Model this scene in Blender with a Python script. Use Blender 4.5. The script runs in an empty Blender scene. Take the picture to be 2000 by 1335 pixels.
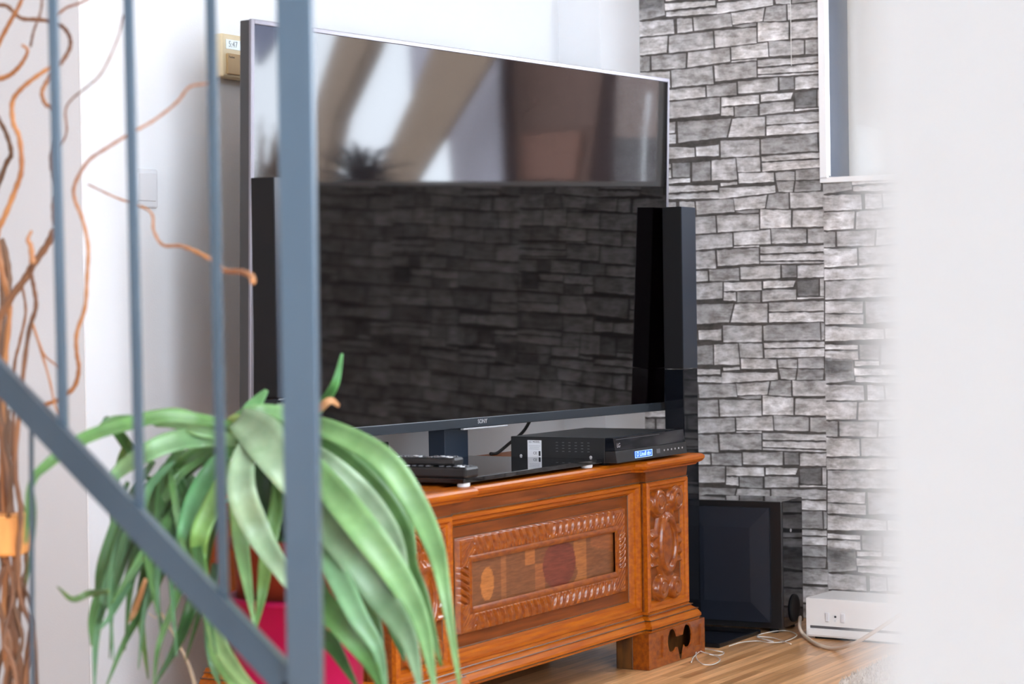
import bpy, bmesh, math, random
from mathutils import Vector, Matrix
random.seed(7)
S = bpy.context.scene
COL = S.collection

# ------------------------------------------------------------------ camera, sky, exposure
FPX, ROLL, HZ, HC = 4214.0, 0.015, 603.0, 0.853
PITCH = math.atan((667.5 - HZ) / FPX)
fwd = Vector((0, math.cos(PITCH), -math.sin(PITCH)))
rt0 = Vector((1, 0, 0)); up0 = rt0.cross(fwd)
RT = rt0 * math.cos(ROLL) - up0 * math.sin(ROLL)
UP = up0 * math.cos(ROLL) + rt0 * math.sin(ROLL)
CAMP = Vector((0, 0, HC))
cam = bpy.data.cameras.new('camera')
cam.sensor_width = 36; cam.lens = FPX / 2000 * 36
cam.clip_start = 0.02; cam.clip_end = 200
cam.dof.use_dof = True; cam.dof.focus_distance = 5.05; cam.dof.aperture_fstop = 3.6
cam.dof.aperture_blades = 9
camo = bpy.data.objects.new('camera', cam); COL.objects.link(camo)
m3 = Matrix((RT, UP, -fwd)).transposed()
camo.matrix_world = Matrix.Translation(CAMP) @ m3.to_4x4()
S.camera = camo

SKY = 18.5
w = bpy.data.worlds.new('daylight_sky'); S.world = w; w.use_nodes = True
bgn = w.node_tree.nodes['Background']
bgn.inputs['Color'].default_value = (0.86, 0.94, 1.05, 1); bgn.inputs['Strength'].default_value = SKY
S.view_settings.view_transform = 'Standard'; S.view_settings.look = 'None'
S.view_settings.gamma = 1; S.view_settings.use_curve_mapping = False
S.view_settings.exposure = -0.08
try:
    S.cycles.use_denoising = True
    S.cycles.max_bounces = 10; S.cycles.diffuse_bounces = 6; S.cycles.glossy_bounces = 5
    S.cycles.sample_clamp_indirect = 12
except Exception:
    pass

# ------------------------------------------------------------------ frames of reference
DV = Vector((.503, .864)).normalized(); NV = Vector((DV.y, -DV.x)); A0 = Vector((-.869, 4.396))

class Room:
    """room frame: a along the left wall (away from camera), b out of that wall, z up"""
    def __init__(s, o, d): s.o = Vector(o); s.d = Vector(d).normalized(); s.n = Vector((s.d.y, -s.d.x)); s.ang = math.atan2(s.d.y, s.d.x)
    def world(s, a, b, z): p = s.o + s.d * a + s.n * b; return Vector((p.x, p.y, z))
    def conv(s, p): return (p[0], -p[1], p[2])
class World:
    ang = 0.0
    def world(s, x, y, z): return Vector((x, y, z))
    def conv(s, p): return (p[0], p[1], p[2])
RM = Room(A0, DV); WD = World()

def ray(x, y): return fwd + RT * ((x - 1000) / FPX) + UP * ((667.5 - y) / FPX)
def at_depth(x, y, Y): d = ray(x, y); return CAMP + d * (Y / d.y)
def at_a(x, y, a):
    d = ray(x, y); dd = Vector((d.x, d.y)); t = (a - (Vector((0, 0)) - A0).dot(DV)) / dd.dot(DV)
    p = CAMP + d * t; q = Vector((p.x, p.y)) - A0; return q.dot(NV), p.z      # -> b, z
def at_b(x, y, b):
    d = ray(x, y); dd = Vector((d.x, d.y)); t = (b - (Vector((0, 0)) - A0).dot(NV)) / dd.dot(NV)
    p = CAMP + d * t; q = Vector((p.x, p.y)) - A0; return q.dot(DV), p.z      # -> a, z
def at_floor(x, y, z=0.0): d = ray(x, y); return CAMP + d * ((z - HC) / d.z)

# ------------------------------------------------------------------ mesh builder
class MB:
    def __init__(s): s.v = []; s.f = []; s.c = []; s.smooth = False
    def add(s, vs, fs, col=None):
        n = len(s.v); s.v += [tuple(p) for p in vs]; s.f += [tuple(i + n for i in f) for f in fs]
        if col is not None:
            while len(s.c) < n: s.c.append((1, 1, 1))
            s.c += [col] * len(vs) if not isinstance(col, list) else col
        return s
    def box(s, a0, a1, b0, b1, z0, z1, col=None):
        vs = [(a, b, z) for z in (z0, z1) for b in (b0, b1) for a in (a0, a1)]
        return s.add(vs, [(0, 1, 3, 2), (4, 6, 7, 5), (0, 4, 5, 1), (2, 3, 7, 6), (0, 2, 6, 4), (1, 5, 7, 3)], col)
    def hexa(s, lo, hi, col=None):
        """lo, hi: four points each, same winding"""
        vs = list(lo) + list(hi)
        return s.add(vs, [(3, 2, 1, 0), (4, 5, 6, 7), (0, 1, 5, 4), (1, 2, 6, 5), (2, 3, 7, 6), (3, 0, 4, 7)], col)
    def prism(s, poly, fn0, fn1, col=None):
        n = len(poly); vs = [fn0(p) for p in poly] + [fn1(p) for p in poly]
        fs = [tuple(range(n)), tuple(range(2 * n - 1, n - 1, -1))] + [(i, (i + 1) % n, n + (i + 1) % n, n + i) for i in range(n)]
        return s.add(vs, fs, col)
    def lathe(s, prof, c, axis='z', n=32, caps=True, col=None):
        vs = []
        for r, h in prof:
            for k in range(n):
                t = 2 * math.pi * k / n; x, y = r * math.cos(t), r * math.sin(t)
                vs.append({'z': (c[0] + x, c[1] + y, c[2] + h), 'b': (c[0] + x, c[1] + h, c[2] + y), 'a': (c[0] + h, c[1] + x, c[2] + y)}[axis])
        fs = [(j * n + k, j * n + (k + 1) % n, (j + 1) * n + (k + 1) % n, (j + 1) * n + k) for j in range(len(prof) - 1) for k in range(n)]
        if caps: fs += [tuple(range(n)), tuple((len(prof) - 1) * n + k for k in range(n))]
        return s.add(vs, fs, col)
    def tube(s, pts, rad, n=8, col=None, cap=True):
        pts = [Vector(p) for p in pts]; rs = rad if isinstance(rad, list) else [rad] * len(pts)
        vs = []; prev = None
        for i, p in enumerate(pts):
            t = (pts[min(i + 1, len(pts) - 1)] - pts[max(i - 1, 0)]).normalized()
            if prev is None:
                u = t.orthogonal().normalized()
            else:
                u = (prev - t * prev.dot(t)).normalized()
            prev = u; v = t.cross(u)
            for k in range(n):
                q = 2 * math.pi * k / n; vs.append(p + (u * math.cos(q) + v * math.sin(q)) * rs[i])
        m = len(pts)
        fs = [(j * n + k, j * n + (k + 1) % n, (j + 1) * n + (k + 1) % n, (j + 1) * n + k) for j in range(m - 1) for k in range(n)]
        if cap: fs += [tuple(range(n)), tuple((m - 1) * n + k for k in range(n))]
        return s.add(vs, fs, col)
    def relief(s, a0, a1, z0, z1, na, nz, b0, h, col=None):
        """carved face: b = b0 + h(a, z); h returns None where there is no wood"""
        idx = {}; vs = []; fs = []
        for j in range(nz + 1):
            for i in range(na + 1):
                a = a0 + (a1 - a0) * i / na; z = z0 + (z1 - z0) * j / nz; hv = h(a, z)
                if hv is None: continue
                idx[i, j] = len(vs); vs.append((a, b0 + hv, z))
        for j in range(nz):
            for i in range(na):
                q = [(i, j), (i + 1, j), (i + 1, j + 1), (i, j + 1)]
                if all(k in idx for k in q): fs.append(tuple(idx[k] for k in q))
        return s.add(vs, fs, col)
    def sweep(s, path, prof, closed=False):
        """mitred moulding: path in (a, b) with outward on the left of travel reversed; prof = [(offset, z)]"""
        P = [Vector(p) for p in path]; n = len(P); vs = []
        for i in range(n):
            e0 = (P[i] - P[i - 1]).normalized() if i > 0 else (P[1] - P[0]).normalized()
            e1 = (P[i + 1] - P[i]).normalized() if i < n - 1 else e0
            n0 = Vector((-e0.y, e0.x)); n1 = Vector((-e1.y, e1.x)); mdir = (n0 + n1)
            k = mdir.normalized(); sc = 1 / max(.3, k.dot(n0))
            for o, z in prof: q = P[i] + k * (o * sc); vs.append((q.x, q.y, z))
        m = len(prof)
        fs = [(i * m + j, (i + 1) * m + j, (i + 1) * m + (j + 1) % m, i * m + (j + 1) % m) for i in range(n - 1) for j in range(m)]
        fs += [tuple(range(m)), tuple((n - 1) * m + j for j in range(m))]
        return s.add(vs, fs)
    def mesh(s, name, fr, org, mat, smooth=None, recalc=True):
        me = bpy.data.meshes.new(name); o = fr.conv(org)
        me.from_pydata([tuple(c - d for c, d in zip(fr.conv(p), o)) for p in s.v], [], s.f)
        if s.c:
            while len(s.c) < len(s.v): s.c.append((1, 1, 1))
            at = me.color_attributes.new('tone', 'FLOAT_COLOR', 'POINT')
            for i, c in enumerate(s.c): at.data[i].color = (c[0], c[1], c[2], 1)
        if recalc:
            bm = bmesh.new(); bm.from_mesh(me); bmesh.ops.recalc_face_normals(bm, faces=bm.faces); bm.to_mesh(me); bm.free()
        if (s.smooth if smooth is None else smooth): me.shade_smooth()
        if mat: me.materials.append(mat)
        return me

def thing(name, label, cat, fr, org, group=None):
    o = bpy.data.objects.new(name, None); COL.objects.link(o); o.empty_display_size = .05
    o.location = fr.world(*org); o.rotation_euler = (0, 0, fr.ang)
    o['label'] = label; o['category'] = cat
    if group: o['group'] = group
    o_fr[o.name] = (fr, org); return o
o_fr = {}
def part(mb, name, mat, root, bev=0, smooth=None, label=None, sub=None, recalc=True, top=None):
    """mesh child of root; top = the thing whose frame the vertices are given in (for sub-parts)"""
    fr, org = o_fr[(top or root).name]
    me = mb.mesh(name, fr, org, mat, smooth, recalc); o = bpy.data.objects.new(name, me); COL.objects.link(o); o.parent = root
    mods(o, bev, sub)
    if label: o['label'] = label
    return o
def mods(o, bev, sub=None):
    if bev:
        m = o.modifiers.new('bevel', 'BEVEL'); m.width = bev; m.segments = 2; m.limit_method = 'ANGLE'; m.angle_limit = .6
    if sub:
        m = o.modifiers.new('thick', 'SOLIDIFY'); m.thickness = sub; m.offset = 0
def single(mb, name, label, cat, mat, fr=RM, org=None, bev=0, smooth=None, kind=None, group=None, recalc=True):
    if org is None: org = (sum(p[0] for p in mb.v) / len(mb.v), sum(p[1] for p in mb.v) / len(mb.v), min(p[2] for p in mb.v))
    me = mb.mesh(name, fr, org, mat, smooth, recalc); o = bpy.data.objects.new(name, me); COL.objects.link(o)
    o.location = fr.world(*org); o.rotation_euler = (0, 0, fr.ang); mods(o, bev)
    if label: o['label'] = label
    if cat: o['category'] = cat
    if kind: o['kind'] = kind
    if group: o['group'] = group
    o_fr[o.name] = (fr, org); return o
def struct(mb, name, mat, label=None, **k): return single(mb, name, label, None, mat, kind='structure', **k)
def curve_pts(pts, n=6):
    P = [Vector(p) for p in pts]; P = [P[0] * 2 - P[1]] + P + [P[-1] * 2 - P[-2]]; out = []
    for i in range(1, len(P) - 2):
        a, b, c, d = P[i - 1:i + 3]
        for k in range(n):
            t = k / n
            out.append(.5 * ((2 * b) + (c - a) * t + (2 * a - 5 * b + 4 * c - d) * t * t + (3 * b - a - 3 * c + d) * t ** 3))
    return out + [P[-2]]
def text_mesh(body, size, mat, root, name, loc, rot, depth=.0004, align='CENTER', label=None, bold=0):
    """raised lettering as a mesh; loc, rot in the local space of root"""
    cu = bpy.data.curves.new('lettering', 'FONT'); cu.body = body; cu.size = size; cu.extrude = depth; cu.align_x = align; cu.align_y = 'CENTER'; cu.offset = bold
    t = bpy.data.objects.new('tmp', cu); COL.objects.link(t); dg = bpy.context.evaluated_depsgraph_get(); dg.update()
    me = bpy.data.meshes.new_from_object(t.evaluated_get(dg)); me.name = name; bpy.data.objects.remove(t)
    me.materials.clear(); me.materials.append(mat)
    o = bpy.data.objects.new(name, me); COL.objects.link(o); o.parent = root; o.location = loc; o.rotation_euler = rot
    if label: o['label'] = label
    return o

# ------------------------------------------------------------------ materials
def mat(name, col, rough=.5, metal=0, spec=.5, ior=None, coat=0, noise=None, bump=0, bscale=200, emit=None, trans=0, attr=False, coat_rough=.05):
    """noise = (scale, (r,g,b) second colour, stretch xyz, detail)"""
    m = bpy.data.materials.new(name); m.use_nodes = True; nt = m.node_tree; b = nt.nodes['Principled BSDF']
    b.inputs['Base Color'].default_value = (*col, 1); b.inputs['Roughness'].default_value = rough; b.inputs['Metallic'].default_value = metal
    b.inputs['Specular IOR Level'].default_value = spec
    if ior: b.inputs['IOR'].default_value = ior
    b.inputs['Coat Weight'].default_value = coat; b.inputs['Coat Roughness'].default_value = coat_rough
    b.inputs['Transmission Weight'].default_value = trans
    if emit: b.inputs['Emission Color'].default_value = (*emit[0], 1); b.inputs['Emission Strength'].default_value = emit[1]
    N = nt.nodes; L = nt.links
    tc = N.new('ShaderNodeTexCoord'); src = None
    if noise:
        sc, c2, st, det = noise
        mp = N.new('ShaderNodeMapping'); mp.inputs['Scale'].default_value = st; L.new(tc.outputs['Object'], mp.inputs['Vector'])
        nz = N.new('ShaderNodeTexNoise'); nz.inputs['Scale'].default_value = sc; nz.inputs['Detail'].default_value = det; L.new(mp.outputs['Vector'], nz.inputs['Vector'])
        rp = N.new('ShaderNodeValToRGB'); rp.color_ramp.elements[0].position = .32; rp.color_ramp.elements[1].position = .68
        rp.color_ramp.elements[0].color = (*col, 1); rp.color_ramp.elements[1].color = (*c2, 1)
        L.new(nz.outputs['Fac'], rp.inputs['Fac']); src = rp.outputs['Color']
    if attr:
        at = N.new('ShaderNodeVertexColor'); at.layer_name = 'tone'
        if src:
            mx = N.new('ShaderNodeMix'); mx.data_type = 'RGBA'; mx.blend_type = 'MULTIPLY'; mx.inputs[0].default_value = 1
            L.new(src, mx.inputs[6]); L.new(at.outputs['Color'], mx.inputs[7]); src = mx.outputs[2]
        else: src = at.outputs['Color']
    if src: L.new(src, b.inputs['Base Color'])
    if bump:
        n2 = N.new('ShaderNodeTexNoise'); n2.inputs['Scale'].default_value = bscale; n2.inputs['Detail'].default_value = 3; L.new(tc.outputs['Object'], n2.inputs['Vector'])
        bp = N.new('ShaderNodeBump'); bp.inputs['Strength'].default_value = bump; bp.inputs['Distance'].default_value = .002
        L.new(n2.outputs['Fac'], bp.inputs['Height']); L.new(bp.outputs['Normal'], b.inputs['Normal'])
    return m

M = {}
M['white_wall'] = mat('white_plaster', (.76, .785, .81), .85, bump=.15, bscale=260)
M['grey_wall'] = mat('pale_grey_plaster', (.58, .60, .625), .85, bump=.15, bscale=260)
M['cream_wall'] = mat('warm_white_plaster', (.80, .79, .775), .85, bump=.1, bscale=260)
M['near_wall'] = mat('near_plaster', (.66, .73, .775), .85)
M['white_paint'] = mat('white_gloss_paint', (.85, .85, .86), .35)
M['ceiling'] = mat('ceiling_paint', (.86, .86, .86), .9)
M['wood'] = mat('stained_walnut', (.22, .046, .002), .44, spec=.14, coat=.06, coat_rough=.22, noise=(14, (.19, .038, .005), (.5, 7, 7), 8), bump=.05, bscale=120)
M['wood_light'] = mat('amber_moulding_wood', (.44, .118, .003), .40, spec=.16, coat=.06, coat_rough=.2, noise=(18, (.30, .062, .005), (.5, 7, 7), 7), bump=.05, bscale=120)
M['wood_carved'] = mat('carved_walnut', (.31, .078, .004), .30, spec=.25, coat=.35, coat_rough=.12, noise=(22, (.17, .034, .006), (2, 4, 4), 6), bump=.1, bscale=150)
M['wood_field'] = mat('dark_walnut_field', (.125, .030, .004), .44, spec=.18, coat=.07, coat_rough=.2, noise=(12, (.225, .056, .009), (.5, 7, 7), 8))
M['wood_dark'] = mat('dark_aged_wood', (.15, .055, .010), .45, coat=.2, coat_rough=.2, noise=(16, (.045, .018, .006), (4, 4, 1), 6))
M['veneer'] = mat('burl_veneer', (1, 1, 1), .42, spec=.35, coat=.1, coat_rough=.2, attr=True, noise=(30, (.62, .58, .55), (1, 3, 8), 8))
M['black_gloss'] = mat('piano_black', (.005, .006, .009), .06, spec=.35, ior=1.5)
M['black_satin'] = mat('black_satin_plastic', (.010, .010, .011), .35)
M['black_matte'] = mat('black_matte_plastic', (.005, .005, .006), .7, spec=.25)
M['navy_satin'] = mat('blue_black_lacquer', (.012, .019, .032), .30, spec=.5)
M['grille'] = mat('blue_black_cloth', (.006, .009, .018), .55)
M['bezel'] = mat('brushed_silver_bezel', (.25, .24, .27), .35, metal=.85)
M['bezel_dark'] = mat('gunmetal_bezel', (.030, .038, .048), .38, metal=.2)
M['tv_back'] = mat('tv_side_plastic', (.035, .035, .037), .45)
M['screen'] = mat('screen_glass', (.0008, .0003, .0005), .045, spec=.5, ior=1.5)
M['glass_black'] = mat('black_glass', (.004, .004, .005), .02, spec=.6, ior=1.52)
M['clear_plastic'] = mat('frosted_plastic', (.75, .77, .80), .25)
M['sticker'] = mat('white_label_paper', (.62, .63, .66), .6)
M['ink'] = mat('black_ink', (.02, .02, .025), .6)
M['print_silver'] = mat('silver_print', (.42, .42, .44), .4, metal=.3)
M['print_grey'] = mat('grey_print', (.10, .10, .11), .5)
M['display'] = mat('blue_display', (.01, .04, .2), .3, emit=((.03, .16, .75), .9))
M['display_text'] = mat('display_digits', (.5, .7, 1), .3, emit=((.45, .75, 1), .9))
M['steel'] = mat('blue_grey_steel', (.060, .092, .125), .34, metal=.4, noise=(6, (.050, .078, .108), (1, 1, .3), 3))
M['plate_plastic'] = mat('white_switch_plastic', (.70, .72, .75), .35)
M['cream_plastic'] = mat('yellowed_plastic', (.72, .62, .40), .45)
M['tan_plastic'] = mat('tan_plastic', (.48, .33, .15), .5)
M['lcd'] = mat('lcd_glass', (.36, .43, .40), .15)
M['lcd_ink'] = mat('lcd_segments', (.12, .15, .15), .4)
M['white_box'] = mat('white_lacquered_metal', (.80, .81, .81), .4)
M['cable_beige'] = mat('beige_cable_jacket', (.62, .52, .42), .5)
M['cable_clear'] = mat('clear_speaker_wire', (.62, .60, .57), .25)
M['cable_black'] = mat('black_cable_jacket', (.01, .01, .01), .45)
M['crimson'] = mat('crimson_plastic', (.36, .001, .060), .5, spec=.2)
M['terracotta'] = mat('terracotta', (.30, .035, .010), .7, noise=(9, (.22, .02, .008), (1, 1, 1), 4))
M['leaf'] = mat('leaf_green', (1, 1, 1), .42, attr=True, noise=(35, (.72, .80, .72), (1, 1, 1), 4))
M['leaf_dry'] = mat('dry_leaf', (.42, .22, .10), .7)
M['stem_pale'] = mat('dry_stalk', (.62, .55, .40), .7)
M['bark'] = mat('willow_bark', (.30, .135, .060), .6, noise=(9, (.11, .055, .035), (1, 1, 1), 4))
M['bark_orange'] = mat('orange_willow_bark', (.50, .23, .085), .55, noise=(11, (.30, .12, .05), (1, 1, 1), 4))
M['bark_dark'] = mat('dark_willow_bark', (.075, .045, .032), .6, noise=(9, (.17, .08, .035), (1, 1, 1), 4))
M['block'] = mat('orange_pine', (.80, .36, .10), .5, noise=(10, (.66, .27, .07), (6, 6, 1), 5))
M['soil'] = mat('potting_soil', (.03, .018, .010), .95)
M['slate'] = mat('slate_blue_lining', (.030, .036, .052), .6)
M['beige'] = mat('beige_paint', (.52, .50, .46), .7)
M['ext_white'] = mat('pale_panel_colour', (.60, .58, .66), .8)
M['ext_brown'] = mat('brown_panel_colour', (.165, .095, .075), .8)
M['ext_brown_light'] = mat('reddish_panel_colour', (.23, .115, .085), .8)
M['ext_maroon'] = mat('maroon_colour', (.030, .010, .010), .8)
M['ext_beam'] = mat('weathered_beam', (.34, .24, .17), .8)
M['ext_ground'] = mat('outdoor_paving', (.30, .28, .26), .9)
M['gable'] = mat('grey_blue_board', (.20, .21, .30), .7)
M['ext_plant'] = mat('dark_purple_leaves', (.06, .045, .05), .8); M['ext_reed'] = mat('dry_reeds', (.24, .15, .10), .8)
M['thread'] = mat('white_thread', (.8, .8, .78), .6)

# parquet: strip mosaic along the room
def parquet():
    m = mat('oak_strip_parquet', (.5, .3, .15), .30, coat=.15, coat_rough=.2); nt = m.node_tree; N = nt.nodes; L = nt.links; b = N['Principled BSDF']
    tc = N.new('ShaderNodeTexCoord'); mp = N.new('ShaderNodeMapping'); L.new(tc.outputs['Object'], mp.inputs['Vector'])
    br = N.new('ShaderNodeTexBrick'); br.offset = .37; br.inputs['Scale'].default_value = 1; br.inputs['Brick Width'].default_value = .42; br.inputs['Row Height'].default_value = .024
    br.inputs['Mortar Size'].default_value = .0004; br.inputs['Color1'].default_value = (.90, .52, .24, 1); br.inputs['Color2'].default_value = (.48, .245, .09, 1); br.inputs['Mortar'].default_value = (.16, .08, .035, 1)
    L.new(mp.outputs['Vector'], br.inputs['Vector'])
    m2 = N.new('ShaderNodeMapping'); m2.inputs['Scale'].default_value = (3, 70, 1); L.new(tc.outputs['Object'], m2.inputs['Vector'])
    nz = N.new('ShaderNodeTexNoise'); nz.inputs['Scale'].default_value = 1; nz.inputs['Detail'].default_value = 6; L.new(m2.outputs['Vector'], nz.inputs['Vector'])
    rp = N.new('ShaderNodeValToRGB'); rp.color_ramp.elements[0].position = .3; rp.color_ramp.elements[1].position = .75; rp.color_ramp.elements[0].color = (.66, .62, .58, 1); rp.color_ramp.elements[1].color = (1.15, 1.15, 1.15, 1)
    L.new(nz.outputs['Fac'], rp.inputs['Fac'])
    mx = N.new('ShaderNodeMix'); mx.data_type = 'RGBA'; mx.blend_type = 'MULTIPLY'; mx.inputs[0].default_value = 1
    L.new(br.outputs['Color'], mx.inputs[6]); L.new(rp.outputs['Color'], mx.inputs[7]); L.new(mx.outputs[2], b.inputs['Base Color'])
    return m
M['parquet'] = parquet()

# printed stone wallpaper: tone per vertex times two noises stretched along the courses
def stone_mat():
    m = mat('printed_stone_wallpaper', (1, 1, 1), .7); nt = m.node_tree; N = nt.nodes; L = nt.links; b = N['Principled BSDF']
    at = N.new('ShaderNodeVertexColor'); at.layer_name = 'tone'
    tc = N.new('ShaderNodeTexCoord')
    def nz(scale, st, det, lo, hi, p0=.3, p1=.7):
        mp = N.new('ShaderNodeMapping'); mp.inputs['Scale'].default_value = st; L.new(tc.outputs['Object'], mp.inputs['Vector'])
        n = N.new('ShaderNodeTexNoise'); n.inputs['Scale'].default_value = scale; n.inputs['Detail'].default_value = det; n.inputs['Roughness'].default_value = .65; L.new(mp.outputs['Vector'], n.inputs['Vector'])
        r = N.new('ShaderNodeValToRGB'); r.color_ramp.elements[0].position = p0; r.color_ramp.elements[1].position = p1
        r.color_ramp.elements[0].color = (*lo, 1); r.color_ramp.elements[1].color = (*hi, 1); L.new(n.outputs['Fac'], r.inputs['Fac']); return r.outputs['Color']
    def mul(a, c):
        x = N.new('ShaderNodeMix'); x.data_type = 'RGBA'; x.blend_type = 'MULTIPLY'; x.inputs[0].default_value = 1; L.new(a, x.inputs[6]); L.new(c, x.inputs[7]); return x.outputs[2]
    c = mul(at.outputs['Color'], nz(26, (1, 1, 1.3), 7, (.50, .475, .45), (1.22, 1.23, 1.25)))
    c = mul(c, nz(40, (1, .6, 2.2), 5, (.66, .64, .62), (1.10, 1.10, 1.10), .36, .54))
    c = mul(c, nz(4.5, (1, 1, 1), 3, (.88, .85, .82), (1.04, 1.04, 1.05)))
    L.new(c, b.inputs['Base Color']); return m
M['stone'] = stone_mat()

# ------------------------------------------------------------------ room shell
U0 = 2.1                      # far (stone) wall
H = 2.55
WB0, WB1, WZ0, WZ1 = .765, 2.85, 1.19, 1.81
TW_ = .17      # opening in the stone wall
AB = -7.6; BR = 3.6; BL = -2.4
def wall_a(name, a0, a1, b0, b1, holes, m, **k):
    """wall slab between a0..a1 running along b, holes = [(b0,b1,z0,z1)]"""
    mb = MB(); x = b0
    for h in sorted(holes):
        mb.box(a0, a1, x, h[0], 0, H); mb.box(a0, a1, h[0], h[1], 0, h[2]); mb.box(a0, a1, h[0], h[1], h[3], H); x = h[1]
    mb.box(a0, a1, x, b1, 0, H); return struct(mb, name, m, **k)
def wall_b(name, b0, b1, a0, a1, holes, m, **k):
    mb = MB(); x = a0
    for h in sorted(holes):
        mb.box(x, h[0], b0, b1, 0, H); mb.box(h[0], h[1], b0, b1, 0, h[2]); mb.box(h[0], h[1], b0, b1, h[3], H); x = h[1]
    mb.box(x, a1, b0, b1, 0, H); return struct(mb, name, m, **k)

struct(MB().box(AB - .3, U0 + .3, BL - .3, BR + .3, -.1, 0), 'floor', M['parquet'], 'oak strip parquet floor', org=(0, 0, 0))
struct(MB().box(AB - .3, U0 + .3, BL - .3, BR + .3, H, H + .12), 'ceiling', M['ceiling'])
# left wall: from its outer corner at a=0 to the shallow pier beside the stone wall
mb = MB()
pl = [(0, 0), (1.0, 0), (1.862, .085), (1.862, .215), (U0, .215), (U0, -.12), (.13, -.12), (.13, -.004), (0, -.004)]
mb.prism(pl, lambda p: (p[0], p[1], 0), lambda p: (p[0], p[1], H))
struct(mb, 'wall_left', M['white_wall'], 'white plaster wall behind the television')
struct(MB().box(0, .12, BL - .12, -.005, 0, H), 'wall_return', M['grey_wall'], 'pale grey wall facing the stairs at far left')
far_wall = wall_a('wall_far', U0, U0 + TW_, -.12, BR, [(WB0, WB1, WZ0, WZ1)], M['white_wall'], label='wall papered with grey printed stones')
RW = (-3.05, -.85, .4, 2.42)
wall_b('wall_right', BR, BR + .2, AB, U0 + .24, [RW], M['white_wall'])
BW = [(-1.4, .4, 1.1, 2.1), (1.5, 2.9, 1.1, 2.1)]  # unseen back openings, added and sized for fill light
wall_a('wall_back', AB - .2, AB, BL - .12, BR + .2, BW, M['white_wall'])
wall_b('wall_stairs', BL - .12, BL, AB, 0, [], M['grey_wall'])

# near partition whose end is the blurred white mass at the right of the picture
c = at_depth(1694, 700, .55); q = Vector((c.x, c.y)) - A0; pa, pb = q.dot(DV), q.dot(NV)
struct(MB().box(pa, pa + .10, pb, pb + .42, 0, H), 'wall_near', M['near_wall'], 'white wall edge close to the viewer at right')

def window(name, axis, p0, p1, c0, c1, z0, z1, mull=1, depth=.06):
    """frame, mullions and pane; axis 'a': wall plane normal along a"""
    fr = MB()
    def bx(m, s0, s1, zz0, zz1, d0, d1):
        if axis == 'a': m.box(d0, d1, s0, s1, zz0, zz1)
        else: m.box(s0, s1, d0, d1, zz0, zz1)
    t = .05
    bx(fr, c0, c0 + t, z0, z1, p0, p1); bx(fr, c1 - t, c1, z0, z1, p0, p1); bx(fr, c0 + t, c1 - t, z0, z0 + t, p0, p1); bx(fr, c0 + t, c1 - t, z1 - t, z1, p0, p1)
    for k in range(1, mull + 1):
        x = c0 + (c1 - c0) * k / (mull + 1); bx(fr, x - .03, x + .03, z0 + t, z1 - t, p0, p1)
    o = struct(fr, name, M['white_paint'])
    g = MB(); pm = (p0 + p1) / 2; bx(g, c0 + t, c1 - t, z0 + t, z1 - t, pm - .002, pm + .002)
    part(g, 'window_pane', M['pane'], o)
    return o
gm = bpy.data.materials.new('window_glass'); gm.use_nodes = True; nt = gm.node_tree; nt.nodes.clear()
ou = nt.nodes.new('ShaderNodeOutputMaterial'); mxs = nt.nodes.new('ShaderNodeMixShader'); tr = nt.nodes.new('ShaderNodeBsdfTransparent'); gl = nt.nodes.new('ShaderNodeBsdfGlossy')
gl.inputs['Roughness'].default_value = 0.0; mxs.inputs[0].default_value = .05; nt.links.new(tr.outputs[0], mxs.inputs[1]); nt.links.new(gl.outputs[0], mxs.inputs[2]); nt.links.new(mxs.outputs[0], ou.inputs[0])
M['pane'] = gm
window('window_2', 'b', BR + .07, BR + .13, *RW[:2], RW[2], RW[3])
window('fill_window_1', 'a', AB - .13, AB - .07, *BW[0]); window('fill_window_2', 'a', AB - .13, AB - .07, *BW[1])
# light portals guide sampling of the sky through the openings
def portal(name, pos, rot, sx, sy):
    l = bpy.data.lights.new(name, 'AREA'); l.shape = 'RECTANGLE'; l.size = sx; l.size_y = sy
    l.cycles.is_portal = True; o = bpy.data.objects.new(name, l); COL.objects.link(o); o.location = pos
    o.rotation_euler = Vector(rot).to_track_quat('-Z', 'Z').to_euler()
d3 = Vector((DV.x, DV.y, 0)); n3 = Vector((NV.x, NV.y, 0))
portal('daylight_right', RM.world((RW[0] + RW[1]) / 2, BR + .18, (RW[2] + RW[3]) / 2), -n3, RW[1] - RW[0], RW[3] - RW[2])
for i, b_ in enumerate(BW):
    portal('daylight_back', RM.world(AB - .18, (b_[0] + b_[1]) / 2, (b_[2] + b_[3]) / 2), d3, b_[1] - b_[0], b_[3] - b_[2])
portal('daylight_far', RM.world(U0 + TW_ + .02, (WB0 + WB1) / 2, (WZ0 + WZ1) / 2), -d3, WB1 - WB0, WZ1 - WZ0)

# opening built in place of a likely mirror: white frame, reveal lined white by the slab itself, pane
fr_ = MB(); t = .022
for s0, s1, z0, z1 in ((WB0 - .006, WB0 + .014, WZ0, WZ1), (WB1, WB1 + t, WZ0, WZ1), (WB0, WB1, WZ1, WZ1 + t), (WB0 - .006, WB1 + t, WZ0 - .010, WZ0 + .004)):
    fr_.box(U0 - .016, U0 + .010, s0, s1, z0, z1)
w1 = struct(fr_, 'mirror_opening', M['white_paint'], 'white framed opening in place of a mirror on the stone wall')
part(MB().box(U0 + .10, U0 + .104, WB0 + .01, WB1, WZ0, WZ1), 'window_pane', M['pane'], w1)

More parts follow.
